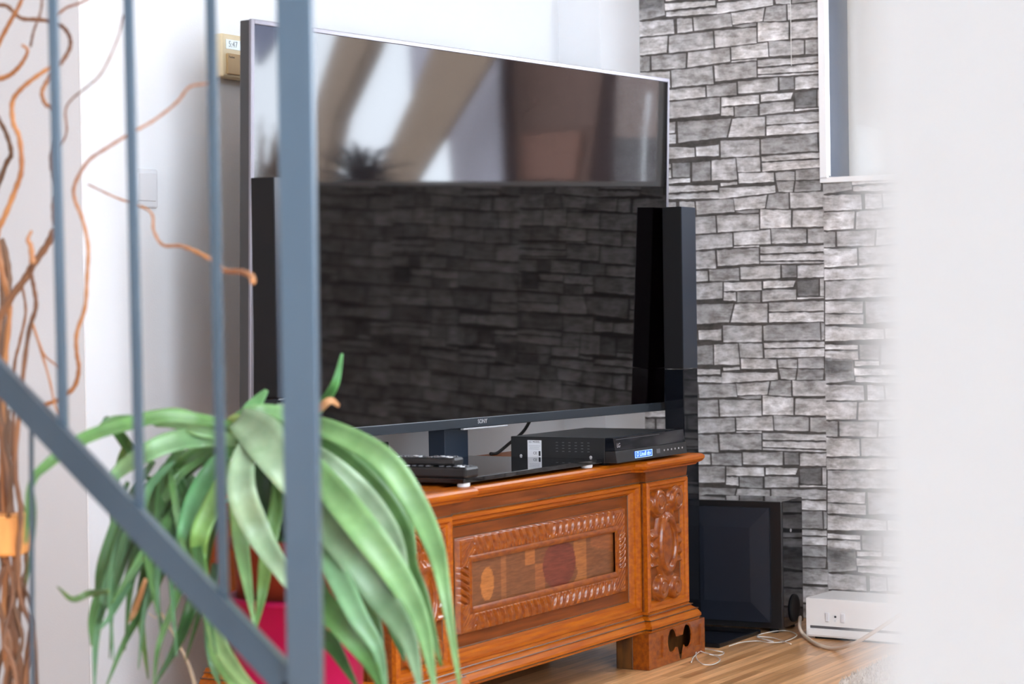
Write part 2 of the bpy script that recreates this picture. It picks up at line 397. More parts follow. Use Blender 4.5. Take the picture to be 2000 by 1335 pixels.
# ---- stone wallpaper, one repeat traced stone by stone (picture coordinates of the wall plane), then repeated
ST = [
 ((1298,6),(1398,1),(1398,10),(1299,21),.72), ((1301,24),(1401,13),(1401,28),(1301,33),.66), ((1247,-8),(1297,-10),(1300,30),(1248,41),.50),
 ((1400,6),(1510,-4),(1511,10),(1400,28),.68), ((1354,34),(1428,26),(1431,52),(1356,61),.58), ((1428,26),(1494,15),(1490,42),(1431,49),.70), ((1431,51),(1478,44),(1478,50),(1450,54),.52),
 ((1322,36),(1352,35),(1354,61),(1323,66),.66), ((1247,43),(1316,37),(1318,66),(1248,73),.66), ((1497,13),(1536,9),(1537,41),(1491,42),.55), ((1538,9),(1604,3),(1603,34),(1539,40),.62),
 ((1516,354),(1552,353),(1549,375),(1521,375),.58), ((1554,354),(1604,352),(1602,372),(1551,375),.46), ((1514,336),(1553,334),(1553,352),(1516,353),.60), ((1554,332),(1604,328),(1604,350),(1554,352),.52),
 ((1248,74),(1305,70),(1303,103),(1249,109),.72), ((1307,70),(1393,61),(1395,94),(1306,104),.60), ((1395,60),(1478,53),(1479,84),(1397,94),.66), ((1480,44),(1541,43),(1541,77),(1480,83),.74), ((1544,43),(1604,38),(1604,72),(1543,77),.70),
 ((1249,111),(1270,109),(1270,139),(1249,140),.55), ((1272,109),(1341,103),(1340,133),(1273,137),.60), ((1344,102),(1426,92),(1427,121),(1342,132),.62), ((1428,92),(1500,83),(1502,112),(1429,117),.74), ((1429,119),(1479,114),(1479,118),(1428,122),.72),
 ((1501,81),(1571,78),(1571,106),(1503,111),.60), ((1573,78),(1604,75),(1604,105),(1573,107),.55), ((1480,117),(1604,109),(1604,121),(1480,131),.64), ((1480,134),(1604,124),(1604,138),(1480,145),.70), ((1480,147),(1604,140),(1604,144),(1480,151),.68),
 ((1395,127),(1478,120),(1479,151),(1397,160),.60), ((1311,137),(1392,129),(1395,164),(1312,171),.60), ((1249,142),(1309,139),(1310,171),(1250,178),.72), ((1250,180),(1378,169),(1379,190),(1250,202),.70), ((1380,167),(1439,160),(1440,186),(1381,190),.54),
 ((1441,159),(1520,151),(1520,178),(1442,183),.65), ((1522,151),(1551,150),(1552,174),(1523,177),.42), ((1553,151),(1604,146),(1604,171),(1553,176),.66), ((1252,203),(1407,190),(1407,222),(1252,238),.60), ((1409,191),(1483,184),(1484,203),(1409,208),.74),
 ((1486,184),(1550,180),(1545,194),(1486,199),.74), ((1552,181),(1595,174),(1595,209),(1554,211),.36), ((1597,174),(1604,173),(1604,209),(1597,209),.62), ((1409,210),(1433,209),(1434,226),(1408,226),.74), ((1435,208),(1481,205),(1481,226),(1435,229),.48),
 ((1484,202),(1551,197),(1551,218),(1484,225),.62), ((1552,213),(1604,209),(1604,213),(1552,217),.72), ((1323,237),(1429,231),(1420,268),(1325,279),.54), ((1252,240),(1320,237),(1319,260),(1252,263),.66), ((1252,264),(1321,262),(1321,280),(1252,284),.68),
 ((1431,231),(1495,227),(1495,266),(1422,269),.66), ((1497,226),(1604,217),(1604,237),(1497,244),.60), ((1497,246),(1604,239),(1604,259),(1497,265),.72), ((1252,286),(1357,288),(1358,306),(1252,316),.70), ((1359,287),(1405,281),(1405,305),(1360,306),.70),
 ((1407,275),(1484,271),(1484,304),(1408,308),.62), ((1486,271),(1597,260),(1599,295),(1487,302),.50), ((1599,260),(1605,260),(1605,294),(1600,295),.52), ((1252,321),(1311,319),(1311,328),(1252,331),.74), ((1252,333),(1311,330),(1312,347),(1252,350),.70),
 ((1313,319),(1349,317),(1348,346),(1314,346),.44), ((1352,317),(1388,313),(1389,353),(1352,355),.50), ((1390,313),(1437,308),(1441,351),(1390,353),.66), ((1438,308),(1485,306),(1486,335),(1441,337),.64), ((1487,305),(1605,297),(1605,308),(1488,316),.66),
 ((1488,318),(1605,310),(1605,327),(1489,335),.72), ((1442,338),(1512,336),(1513,355),(1443,359),.72), ((1304,349),(1349,348),(1349,356),(1305,359),.76), ((1407,357),(1441,355),(1441,360),(1408,364),.70), ((1252,352),(1302,350),(1299,372),(1252,376),.52)]
PZ_ = .5105
PB_ = at_a(1686, 400, U0)[0] - at_a(1319, 60, U0)[0]; D1 = at_a(1627, 560, U0)[0] - at_a(1580, 560, U0)[0]
SEAM = at_a(1604.5, 600, U0)[0]; LEFT = at_a(1249, 600, U0)[0]
stones = []
for (*q, tone) in ST: stones.append(([at_a(x, y, U0) for x, y in q], tone))
mb = MB(); rs = random.Random(3)
def clampw(b, z, inside):
    # keep stones out of the opening
    if WB0 - .006 < b < WB1 + .02 and WZ0 - .008 < z < WZ1 + .02:
        cand = [(b - WB0 + .006, (WB0 - .006, z)), (WB1 + .02 - b, (WB1 + .02, z)), (z - WZ0 + .008, (b, WZ0 - .008)), (WZ1 + .02 - z, (b, WZ1 + .02))]
        return min(cand)[1]
    return (b, z)
ts = (0, .0, .0, .0)
jobs = [(si, ib * PB_, None) for ib in range(8) for si in range(len(stones))]
jobs += [(si, (ib - 1) * PB_ + D1, (SEAM + (ib - 1) * PB_, LEFT + ib * PB_)) for ib in range(1, 8) for si in range(len(stones)) if ST[si][1][0] > 1590]
for iz in range(-4, 3):
        for si, ob, lim in jobs:
            q, tone = stones[si]; oz = iz * PZ_
            if lim: q = [(min(max(b + ob, lim[0]), lim[1]) - ob, z) for b, z in q]
            if q[1][0] - q[0][0] < .004: continue
            P = [Vector((b + ob, z + oz)) for b, z in q]
            cx = sum((p.x for p in P)) / 4; cz = sum((p.y for p in P)) / 4
            if cz < -.03 or cz > H + .02 or cx > BR: continue
            if WB0 + .01 < cx < WB1 - .01 and WZ0 + .01 < cz < WZ1 - .01: continue
            wd = (P[1] - P[0]).length; ht = max(.004, (P[3] - P[0]).length)
            nx = max(3, int(wd / .014)); ny = 3 if ht < .015 else 5
            ex = min(.25, .0016 / wd); ez = min(.3, .0016 / ht)
            sx = [0, ex] + [ex + (1 - 2 * ex) * (k + 1) / (nx + 1) for k in range(nx)] + [1 - ex, 1]
            sz = [0, ez] + [ez + (1 - 2 * ez) * (k + 1) / (ny + 1) for k in range(ny)] + [1 - ez, 1]
            rr = random.Random(si * 17 + 5); jt = [rr.uniform(-1.5, 1.5) for _ in range(len(sx))]; jb = [rr.uniform(-1, 1) for _ in range(len(sx))]
            g = 1.12; tn = (tone * 1.14) ** 1.8
            vs = []; cs = []
            cutl = bool(lim) or (ST[si][0][0] <= 1253 and ob > 0); cutr = ST[si][1][0] >= 1603 or (lim is not None and q[1][0] + ob > lim[1] - .001)
            for j, v in enumerate(sz):
                for i, u in enumerate(sx):
                    uu = u + ((0 if cutl else .0006) / wd if i == 0 else ((.0012 if cutr else -.0006) / wd if i == len(sx) - 1 else 0))
                    vv = v + (.0004 + .0010 * jt[i]) / ht * (1 - v) - (.0004 + .0010 * jb[i]) / ht * v
                    p = (P[0] * (1 - uu) + P[1] * uu) * (1 - vv) + (P[3] * (1 - uu) + P[2] * uu) * vv
                    pb_, pz_ = clampw(p.x, p.y, 0)
                    pz_ = min(max(pz_, .001), H - .001); pb_ = min(max(pb_, .2155), BR - .001)
                    vs.append((U0 - .0016, pb_, pz_))
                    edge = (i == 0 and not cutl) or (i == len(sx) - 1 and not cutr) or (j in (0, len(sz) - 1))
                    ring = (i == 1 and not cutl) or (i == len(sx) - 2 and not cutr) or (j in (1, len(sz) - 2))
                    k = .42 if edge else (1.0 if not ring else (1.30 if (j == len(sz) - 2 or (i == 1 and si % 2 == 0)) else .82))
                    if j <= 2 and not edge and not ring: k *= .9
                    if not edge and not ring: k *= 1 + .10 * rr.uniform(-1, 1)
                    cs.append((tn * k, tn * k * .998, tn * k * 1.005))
            n = len(sx)
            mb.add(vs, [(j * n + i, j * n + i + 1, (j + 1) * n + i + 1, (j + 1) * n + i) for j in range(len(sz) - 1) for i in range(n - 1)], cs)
# joints: dark backing sheet pieces around the opening
bk = (.085, .078, .072)
for b0, b1, z0, z1 in ((.2152, WB0 - .006, 0, H), (WB0 - .006, WB1 + .02, 0, WZ0 - .01), (WB0 - .006, WB1 + .02, WZ1 + .02, H), (WB1 + .02, BR, 0, H)):
    mb.add([(U0 - .0008, b0, z0), (U0 - .0008, b1, z0), (U0 - .0008, b1, z1), (U0 - .0008, b0, z1)], [(0, 1, 2, 3)], bk)
# seam between two drops of paper
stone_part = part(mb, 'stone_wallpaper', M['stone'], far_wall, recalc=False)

# ------------------------------------------------------------------ panels added outside the opening to shape the reflection in the screen
UX = 4.6
TP0 = Vector((-.532, 4.406, 1.45)); tvd = Vector((.412 + .532, 5.684 - 4.406)).normalized()
tvn = Vector((tvd.y, -tvd.x, -.026)).normalized()
def refl(x, y, a=UX):
    d = ray(x, y); p = CAMP + d * ((TP0 - CAMP).dot(tvn) / d.dot(tvn)); r = d - tvn * (2 * d.dot(tvn))
    t2 = (a - (Vector((p.x, p.y)) - A0).dot(DV)) / Vector((r.x, r.y)).dot(DV); q = p + r * t2
    return (Vector((q.x, q.y)) - A0).dot(NV), q.z
def ext(name, label, cat, poly, m, a=UX, th=.12, ground=False, bev=0):  # flat panel traced so that the screen mirrors its outline
    P = [refl(x, y, a) for x, y in poly]
    if ground: P = [(b, z if k < len(P) - ground else -.6) for k, (b, z) in enumerate(P)]
    mb = MB(); mb.prism(P, lambda p: (a, p[0], p[1]), lambda p: (a + th, p[0], p[1])); return single(mb, name, label, cat, m, bev=bev)
single(MB().box(U0 + .3, 14, -8, 14, -.7, -.6), 'outdoor_paving', 'grey paving outside beyond the stone wall opening', 'paving', M['ext_ground'], kind='structure')
ext('slanting_beam', 'broad brown slanting beam mirrored in the middle of the dark screen', 'beam', [(845, 60), (975, 70), (858, 262), (798, 358), (760, 420), (660, 420), (722, 345), (792, 190)], M['ext_beam'], a=4.3, th=.03)
ext('pale_panel', 'pale grey panel added for the reflection left of the broad slanting beam', 'wall', [(786, 40), (870, 40), (800, 200), (792, 190)], M['ext_white'], a=4.7, th=.1)
ext('slanting_beam', 'narrow pale slanting beam mirrored beside the steel post in the screen', 'beam', [(655, 40), (722, 40), (700, 100), (640, 230), (600, 420), (560, 420), (600, 210)], M['ext_beam'], a=4.3, th=.12)
ext('pale_panel', 'pale lilac panel added for the reflection right of the slanting beam', 'wall', [(885, 40), (968, 40), (988, 420), (876, 420), (862, 258)], M['ext_white'], th=.15, ground=0)
ext('dark_post', 'dark upright post added for the reflection between pale and brown panels', 'post', [(962, 40), (974, 40), (986, 420), (972, 420)], M['ext_maroon'], a=4.5, th=.05)
ext('brown_panel', 'brown panel added for the reflection in the right half of the screen', 'shed', [(975, 40), (1178, 40), (1128, 420), (990, 420)], M['ext_brown'], th=.5)
ext('reddish_panel', 'lighter reddish panel added for the reflection over the brown one', 'hatch', [(1003, 262), (1122, 256), (1110, 350), (1002, 350)], M['ext_brown_light'], a=4.57, th=.02)
ext('maroon_panel', 'dark maroon panel added for the reflection at the right end of the screen', 'fence', [(1182, 40), (1300, 40), (1300, 420), (1132, 420)], M['ext_maroon'], th=.1)
ext('small_brown_panel', 'small brown panel added for the reflection near the screen right edge', 'panel', [(1198, 40), (1252, 40), (1244, 268), (1188, 268)], M['ext_brown'], a=4.4, th=.1)
ext('bright_strip', 'thin bright strip added for the reflection at the screen right edge', 'strip', [(1252, 180), (1256, 180), (1252, 242), (1248, 242)], M['white_paint'], a=4.3, th=.006)
ext('bright_strip', 'lower thin bright strip added for the reflection at the screen right edge', 'strip', [(1244, 245), (1247, 245), (1240, 420), (1237, 420)], M['white_paint'], a=4.28, th=.006)
ext('grey_blue_panel', 'grey blue panel added for the reflection at the top left of the screen', 'gable', [(440, -20), (585, -20), (545, 58), (492, 128)], M['gable'], a=4.4, th=.03)
# board added just outside the left side of the opening for its beige tone
sb0 = .60; sb1 = .93
single(MB().box(U0 + TW_ + .006, U0 + TW_ + .035, sb0, sb1, 1.0, 2.2), 'beige_board', 'beige board added for its tone behind the white framed opening', 'board', M['beige'])
part(MB().box(U0 + .012, U0 + TW_, WB0 - .001, WB0 + .006, WZ0, WZ1), 'dark_lining', M['slate'], w1, label='slate blue lining added for the dark strip')  # dark lining added to keep the strip beside the frame slate
sx, sz = refl(690, 350, U0 + .75)
sp = thing('spiky_plant', 'dark spiky plant mirrored low in the screen beside the steel post', 'plant', RM, (U0 + .75, sx, -.6))
part(MB().lathe([(.0, 0), (.12, 0), (.16, .5), (.16, .52), (.0, .5)], (U0 + .75, sx, -.6), n=24), 'plant_pot', M['ext_maroon'], sp)
tp = MB(); tp.tube([(U0 + .75, sx, -.1), (U0 + .75, sx + .02, 1.1), (U0 + .75, sx, 1.24)], .03, 8); rp2 = random.Random(5)
for k in range(70):
    an = rp2.uniform(0, 6.28); el = rp2.uniform(.1, 1.4); ln = rp2.uniform(.12, .27); dx, dy, dz = math.cos(an) * math.cos(el), math.sin(an) * math.cos(el), math.sin(el)
    o = (U0 + .75, sx, 1.2); tp.tube([o, (o[0] + dx * ln * .5, o[1] + dy * ln * .5, o[2] + dz * ln * .6), (o[0] + dx * ln, o[1] + dy * ln, o[2] + dz * ln * .75)], [.006, .005, .001], 4)
part(tp, 'plant_stems', M['ext_plant'], sp)
sx2, sz2 = refl(525, 330, U0 + .8)
bs = MB(); rp2 = random.Random(8)
for k in range(150):
    an = rp2.uniform(0, 6.28); r_ = rp2.uniform(0, .22); o = (U0 + .8 + r_ * math.cos(an) * .5, sx2 + r_ * math.sin(an), .1); h_ = rp2.uniform(1.15, 1.5) - r_ * .6
    bs.tube([o, (o[0], o[1] + rp2.uniform(-.05, .05), h_ * .6), (o[0], o[1] + rp2.uniform(-.1, .1), h_)], [.006, .006, .003], 4)
bs.lathe([(.0, 0), (.2, 0), (.25, .72), (.0, .72)], (U0 + .8, sx2, -.6), n=20)
single(bs, 'brown_reeds', 'brownish dry reeds mirrored at the lower left of the screen', 'reeds', M['ext_reed'])

# ------------------------------------------------------------------ wall fittings
sw = thing('light_switch', 'white rocker light switch on the white wall behind the railing', 'switch', RM, (.187, 0, 1.119))
mb = MB().box(.146, .228, 0, .009, 1.078, 1.160); part(mb, 'switch_plate', M['plate_plastic'], sw, bev=.004)
mb = MB().hexa([(.157, .009, 1.092), (.217, .009, 1.092), (.217, .009, 1.150), (.157, .009, 1.150)], [(.157, .012, 1.092), (.217, .012, 1.092), (.217, .0165, 1.150), (.157, .0165, 1.150)])
part(mb, 'rocker', M['plate_plastic'], sw, bev=.0015)

T0, TZ = .425, 1.373
th = thing('thermostat', 'yellowed cream thermostat on the wall half hidden by the television', 'thermostat', RM, (T0 + .06, 0, TZ))
mb = MB().box(T0, T0 + .14, .0, .034, TZ, TZ + .095); part(mb, 'thermostat_body', M['cream_plastic'], th, bev=.004)
part(MB().box(T0 + .012, T0 + .12, .034, .0348, TZ + .062, TZ + .083), 'lcd_display', M['lcd'], th)
part(MB().box(T0 + .012, T0 + .12, .034, .0385, TZ + .006, TZ + .052), 'thermostat_cover', M['tan_plastic'], th, bev=.002)
lx = lambda a: a - (T0 + .06)
text_mesh('5:47', .019, M['lcd_ink'], th, 'lcd_digits', (lx(T0 + .037), -.0350, .0725), (math.pi / 2, 0, 0), depth=.0001)
text_mesh('Funken', .007, M['ink'], th, 'lettering', (lx(T0 + .027), -.0388, .044), (math.pi / 2, 0, 0), depth=.0001)
mb = MB().tube([RM_ for RM_ in [(U0 - .004, at_a(1543, 0, U0)[0], 2.2), (U0 - .004, at_a(1547, 130, U0)[0], at_a(1547, 128, U0)[1])]], .0009, 6)
single(mb, 'hanging_thread', 'thin white thread hanging down the stone wallpaper', 'thread', M['thread'])

# ------------------------------------------------------------------ chest / low cabinet
CF = .665       # pilaster front plane
cab = thing('carved_cabinet', 'low carved reddish brown wooden cabinet carrying the television', 'cabinet', RM, (.7675, .43, 0))
B0 = .205       # back
mb = MB().box(.125, 1.41, B0, .628, .085, .466); part(mb, 'carcass', M['wood'], cab, bev=.002)
part(MB().box(.34, 1.19, .6285, .6335, .10, .46), 'panel_field', M['wood_field'], cab)
outer = [(.115, B0), (.115, CF), (.325, CF), (.325, .650), (1.20, .650), (1.20, CF), (1.42, CF), (1.42, B0)]
def grow(path, k): return path
# top board with rounded front edge, breaking forward over the pilasters
topp = [(.115, B0), (.115, CF), (.358, CF), (.372, .640), (1.150, .640), (1.164, CF), (1.42, CF), (1.42, B0)]
prof = [(-.02, .4925), (.028, .4925), (.033, .4905), (.0365, .486), (.036, .480), (.032, .4745), (.026, .471), (.022, .470), (.020, .466), (.010, .464), (-.02, .464)]
dk = MB()  # dark strips put glaze and groove shade into the mouldings as colour
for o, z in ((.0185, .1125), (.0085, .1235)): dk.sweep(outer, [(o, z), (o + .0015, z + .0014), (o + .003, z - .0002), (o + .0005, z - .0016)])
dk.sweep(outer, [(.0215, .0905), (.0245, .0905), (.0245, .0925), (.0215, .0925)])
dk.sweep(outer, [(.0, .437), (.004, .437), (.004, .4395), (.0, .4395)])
part(dk, 'dark_groove_line', M['wood_dark'], cab, label='dark glazed and shaded groove lines along the mouldings')
mb = MB().sweep(topp, prof); mb.box(.12, 1.415, B0, .64, .464, .4925)
part(mb, 'top_board', M['wood_light'], cab, label='scuffed top board with rounded edge')
# frieze below the top
mb = MB().sweep(outer, [(-.02, .464), (.004, .464), (.003, .450), (.001, .436), (-.02, .436)]); part(mb, 'frieze', M['wood_field'], cab)
# pilasters
def frame_mould(a0, a1, z0, z1, b, wdt, hgt, inv=False):
    """picture-frame moulding lying on plane b, built as mitred ring"""
    pr = [(0, 0), (0, hgt * .7), (wdt * .12, hgt), (wdt * .35, hgt), (wdt * .5, hgt * .62), (wdt * .72, hgt * .55), (wdt * .85, hgt * .25), (wdt, 0)]
    mb = MB(); n = len(pr); ring = []
    for (sx, sz) in ((0, 0), (1, 0), (1, 1), (0, 1)):
        for o, h in pr:
            ring.append(((a0 + o) if sx == 0 else (a1 - o), b + h, (z0 + o) if sz == 0 else (z1 - o)))
    fs = [(c * n + j, c * n + j + 1, ((c + 1) % 4) * n + j + 1, ((c + 1) % 4) * n + j) for c in range(4) for j in range(n - 1)]
    return mb.add(ring, fs)
def smin(d, r): return max(0.0, min(1.0, -d / r))
def dome(d, r): t = smin(d, r); return math.sqrt(max(0, 1 - (1 - t) ** 2))
def ornament(x, z):
    """carved cartouche, x in -.08...08, z in -.135...135"""
    h = 0.0
    # shield body
    hw = .052 + .012 * math.cos(z * 34) - .010 * max(0, -z) / .1
    d = max(abs(x) - hw, abs(z) - .098); h = max(h, .010 * dome(d, .010))
    # scroll pairs with an eye
    for cx, cz, r in ((-.046, .103, .036), (.048, .106, .034), (-.036, -.104, .032), (.036, -.106, .032)):
        q = math.hypot((x - cx), (z - cz)); d = q - r
        if d < 0:
            v = .019 * dome(d, .014); ang = math.atan2(z - cz, x - cx)
            sp = (q / r * 2.2 + ang / (2 * math.pi) * (1 if cx < 0 else -1)) % 1
            v -= .006 * max(0, 1 - abs(sp - .5) * 7) * (q > r * .25)
            h = max(h, v)
    # side lugs with notches
    for s in (-1, 1):
        d = max(abs(x - s * .064) - .017, abs(z + .005) - .046)
        if d < 0: h = max(h, .012 * dome(d, .008) * (.72 + .28 * math.cos(z * 260)))
    # oval boss with raised rim
    q = math.hypot(x / .040, z / .066)
    if q < 1.16:
        if q > .80: h = .010 + .009 * max(0, math.cos((q - .98) / .18 * math.pi / 2)) ** .7
        else: h = .010 + .0055 * (1 - (q / .8) ** 2)
    # leaf grooves above the oval
    if .066 < z < .098 and abs(x) < .03: h -= .003 * abs(math.sin(x * 260))
    return h
for (a0, a1) in ((.115, .325), (1.20, 1.42)):
    p = part(MB().box(a0, a1, .60, CF - .006, .13, .437), 'pilaster', M['wood_field'], cab, bev=.002)
    part(frame_mould(a0, a1, .128, .437, CF - .006, .026, .014), 'pilaster_moulding', M['wood_light'], p, top=cab)
    part(frame_mould(a0 + .0245, a1 - .0245, .1525, .4125, CF - .006, .0022, .0012), 'dark_groove_line', M['wood_dark'], p, top=cab)
    ca, cz = (a0 + a1) / 2, .282
    mb = MB().relief(ca - .084, ca + .084, cz - .137, cz + .142, 96, 150, CF - .0062, lambda a, z: ornament(a - ca, z - cz) + (0.0))
    part(mb, 'carved_ornament', M['wood_carved'], p, smooth=True, top=cab)
# centre panel: moulding, field, carved rope frame, veneer
pn = part(frame_mould(.328, 1.197, .129, .437, .632, .029, .024), 'panel_moulding', M['wood_light'], cab)
part(frame_mould(.328 + .0275, 1.197 - .0275, .129 + .0275, .437 - .0275, .6336, .0025, .0012), 'dark_groove_line', M['wood_dark'], pn, top=cab)
fa0, fa1, fz0, fz1 = .390, 1.135, .186, .384; fw = .052
def rope(a, z):
    da, dz = min(a - fa0, fa1 - a), min(z - fz0, fz1 - z); d = min(da, dz)
    if d < -1e-6 or d > fw + .001: return None
    if d <= .002: return 0.0
    base = .016 * math.sqrt(max(0, 1 - ((d - fw * .42) / (fw * .62)) ** 2))
    horiz = dz < da
    if d > fw - .014: return .011 + .003 * math.sin((d - fw + .014) / .014 * math.pi)       # plain inner bead
    s, o = (a, z - fz0 if z < (fz0 + fz1) / 2 else fz1 - z) if horiz else (z, a)
    corner = da < fw * 1.15 and dz < fw * 1.15
    if corner:
        return base * .9 - .0035 * max(0, math.cos((a - z) * 2 * math.pi / .013)) * (d > .010)
    top = z > (fz0 + fz1) / 2
    if horiz:
        mid = (fa0 + fa1) / 2; ph = (a + (.35 if top else -.35) * (d - .02) * (1 if a > mid else -1)) / .0285
    else:
        ph = (z + .5 * (d - .02)) / .0150
    t = abs((ph % 1) - .5) * 2
    gouge = max(0, 1 - t * 2.2) * max(0, 1 - abs(d - .020) / .019)
    t2 = abs(((ph + .5) % 1) - .5) * 2
    g2 = max(0, 1 - t2 * 4.0) * max(0, 1 - abs(d - .030) / .008)
    return base - .010 * gouge ** .8 - .005 * g2
mb = MB().relief(fa0, fa1, fz0, fz1, 620, 165, .634, rope)
part(mb, 'carved_rope_frame', M['wood_carved'], pn, smooth=True, top=cab)
part(frame_mould(fa0 - .0012, fa1 + .0012, fz0 - .0012, fz1 + .0012, .6336, .0016, .0012), 'dark_groove_line', M['wood_dark'], pn, top=cab)
va0, va1, vz0, vz1 = fa0 + fw - .002, fa1 - fw + .002, fz0 + fw - .002, fz1 - fw + .002
mb = MB(); na, nz_ = 150, 34; vs = []; cs = []
for j in range(nz_ + 1):
    for i in range(na + 1):
        s, t = i / na, j / nz_; vs.append((va0 + (va1 - va0) * s, .6375, vz0 + (vz1 - vz0) * t))
        base = (.17, .060, .020)
        if ((s - .60) / .115) ** 2 + ((t - .5) / .56) ** 2 < 1: base = (.150, .032, .016)
        elif .70 < s < .80 and (s - .70) > .03 * math.sin(t * 7): base = (.30, .105, .026)
        elif ((s - .115) / .042) ** 2 + ((t - .42) / .36) ** 2 < 1: base = (.38, .135, .030)
        elif .36 < s < .43 and t > .62: base = (.34, .115, .028)
        elif .20 < s < .24: base = (.25, .090, .028)
        elif .43 < s < .50 and t < .6: base = (.26, .085, .025)
        elif s > .83 and (t - .55) > (1 - s) * 1.5 - .05: base = (.24, .075, .022)
        cs.append(tuple(c_ * 1.25 for c_ in base))
mb.add(vs, [(j * (na + 1) + i, j * (na + 1) + i + 1, (j + 1) * (na + 1) + i + 1, (j + 1) * (na + 1) + i) for j in range(nz_) for i in range(na)], cs)
part(mb, 'veneer_panel', M['veneer'], pn, top=cab, label='burl veneer inlay panel')
# base moulding, feet
bp = [(-.02, .131), (.002, .131), (.004, .126), (.008, .124), (.008, .119), (.018, .112), (.024, .103), (.026, .100), (.026, .094), (.022, .092), (.022, .086), (-.02, .086)]
part(MB().sweep(outer, bp), 'base_moulding', M['wood_light'], cab)
def footface(a, z, c):
    x = a - c; h = 0.0
    for cx in (-.036, .046):
        d = math.hypot((x - cx) / .85, z - .054) - .026
        if d < 0: return None
        if d < .004: h = -.003
    if abs(x - .004) < .034 and .036 < z < .060: return None
    if abs(x - .006) < .016 * (z / .040) and z < .045: return None
    for s in (-1, 1):
        d = max(abs(x - s * .105) - .018, abs(z - .047) - .026)
        if d < 0: h = min(h, -.004)
    return h
for k, (a0, a1) in enumerate(((.075, .380), (1.155, 1.462))):
    ft = part(MB().box(a0, a1, .605, .650, 0, .0865), 'foot', M['wood_dark'], cab, bev=.002)
    c_ = (a0 + a1) / 2 + .01
    mb = MB().relief(a0, a1, 0.001, .086, 240, 70, .692, lambda a, z: footface(a, z, c_)); 
    n0 = len(mb.v)
    mb.add([(a0, .650, .001), (a0, .692, .001), (a0, .692, .086), (a0, .650, .086)], [(0, 1, 2, 3)]); mb.add([(a1, .650, .001), (a1, .692, .001), (a1, .692, .086), (a1, .650, .086)], [(0, 1, 2, 3)])
    mb.add([(a0, .650, .086), (a1, .650, .086), (a1, .692, .086), (a0, .692, .086)], [(0, 1, 2, 3)])
    part(mb, 'foot_carving', M['wood_carved'], ft, top=cab)
    part(MB().box(a0, a0 + .25, B0 + .005, B0 + .08, 0, .0865), 'foot', M['wood_dark'], cab, bev=.002)

# ------------------------------------------------------------------ television with its stand
TVF = Room((-.540, 4.406), tvd); TW = 1.588; TZ0, TZ1 = .580, 1.450
def tl(b, z): return b + .026 * (z - TZ0)
tv = thing('television', 'large flat television with silver bezel standing on the carved cabinet', 'television', TVF, (TW / 2, -.02, .505))
def tbox(mb, a0, a1, b0, b1, z0, z1):
    mb.hexa([(a0, tl(b0, z0), z0), (a1, tl(b0, z0), z0), (a1, tl(b1, z0), z0), (a0, tl(b1, z0), z0)], [(a0, tl(b0, z1), z1), (a1, tl(b0, z1), z1), (a1, tl(b1, z1), z1), (a0, tl(b1, z1), z1)]); return mb
mb = MB(); tbox(mb, .001, TW - .001, -.030, -.002, TZ0 + .001, TZ1 - .001); part(mb, 'back_housing', M['tv_back'], tv, bev=.002)
mb = MB(); tbox(mb, .25, TW - .25, -.060, -.030, TZ0 + .06, TZ1 - .25); part(mb, 'back_cover', M['black_matte'], tv, bev=.006)
sc_ = MB(); tbox(sc_, .009, TW - .007, -.002, .0005, TZ0 + .022, TZ1 - .009); part(sc_, 'screen', M['screen'], tv)
mb = MB(); tbox(mb, 0, .010, -.004, .003, TZ0 + .022, TZ1); tbox(mb, TW - .008, TW, -.004, .003, TZ0, TZ1); tbox(mb, .010, TW - .008, -.004, .003, TZ1 - .010, TZ1); part(mb, 'bezel', M['bezel'], tv, bev=.0012)
mb = MB(); tbox(mb, 0, TW - .008, -.006, .004, TZ0, TZ0 + .022); part(mb, 'lower_bezel', M['bezel_dark'], tv, bev=.0015)
mb = MB(); tbox(mb, TW * .5 - .085, TW * .5 + .085, -.004, .006, TZ0 - .005, TZ0 - .001); part(mb, 'sensor_lip', M['print_silver'], tv, bev=.001)
text_mesh('SONY', .0135, M['print_silver'], tv, 'logo', (-.012, -.0245, .087), (math.pi / 2, 0, 0), depth=.0004, bold=.0003)
# neck and glass base are given in the room frame, converted to the television's frame
def r2t(a, b, z):
    p = RM.world(a, b, z); q = Vector((p.x, p.y)) - TVF.o; return (q.dot(TVF.d), q.dot(TVF.n), z)
mb = MB(); c_ = r2t(.846, .33, 0); mb.box(c_[0], c_[0] + .088, c_[1] - .048, c_[1], .507, .74); part(mb, 'neck', M['navy_satin'], tv, bev=.001)
def rbox(mb, a0, a1, b0, b1, z0, z1):
    mb.hexa([r2t(a0, b0, z0), r2t(a1, b0, z0), r2t(a1, b1, z0), r2t(a0, b1, z0)], [r2t(a0, b0, z1), r2t(a1, b0, z1), r2t(a1, b1, z1), r2t(a0, b1, z1)]); return mb
part(rbox(MB(), .36, .962, .26, .677, .5005, .5105), 'glass_base', M['glass_black'], tv, bev=.001, label='black glass base plate')
for a, b in ((.385, .662), (.925, .657), (.385, .29), (.925, .29)):
    p = r2t(a, b, .4925); part(MB().lathe([(.0125, 0), (.0135, .003), (.0135, .008)], p, n=20), 'glass_foot', M['clear_plastic'], tv, label='frosted white foot')

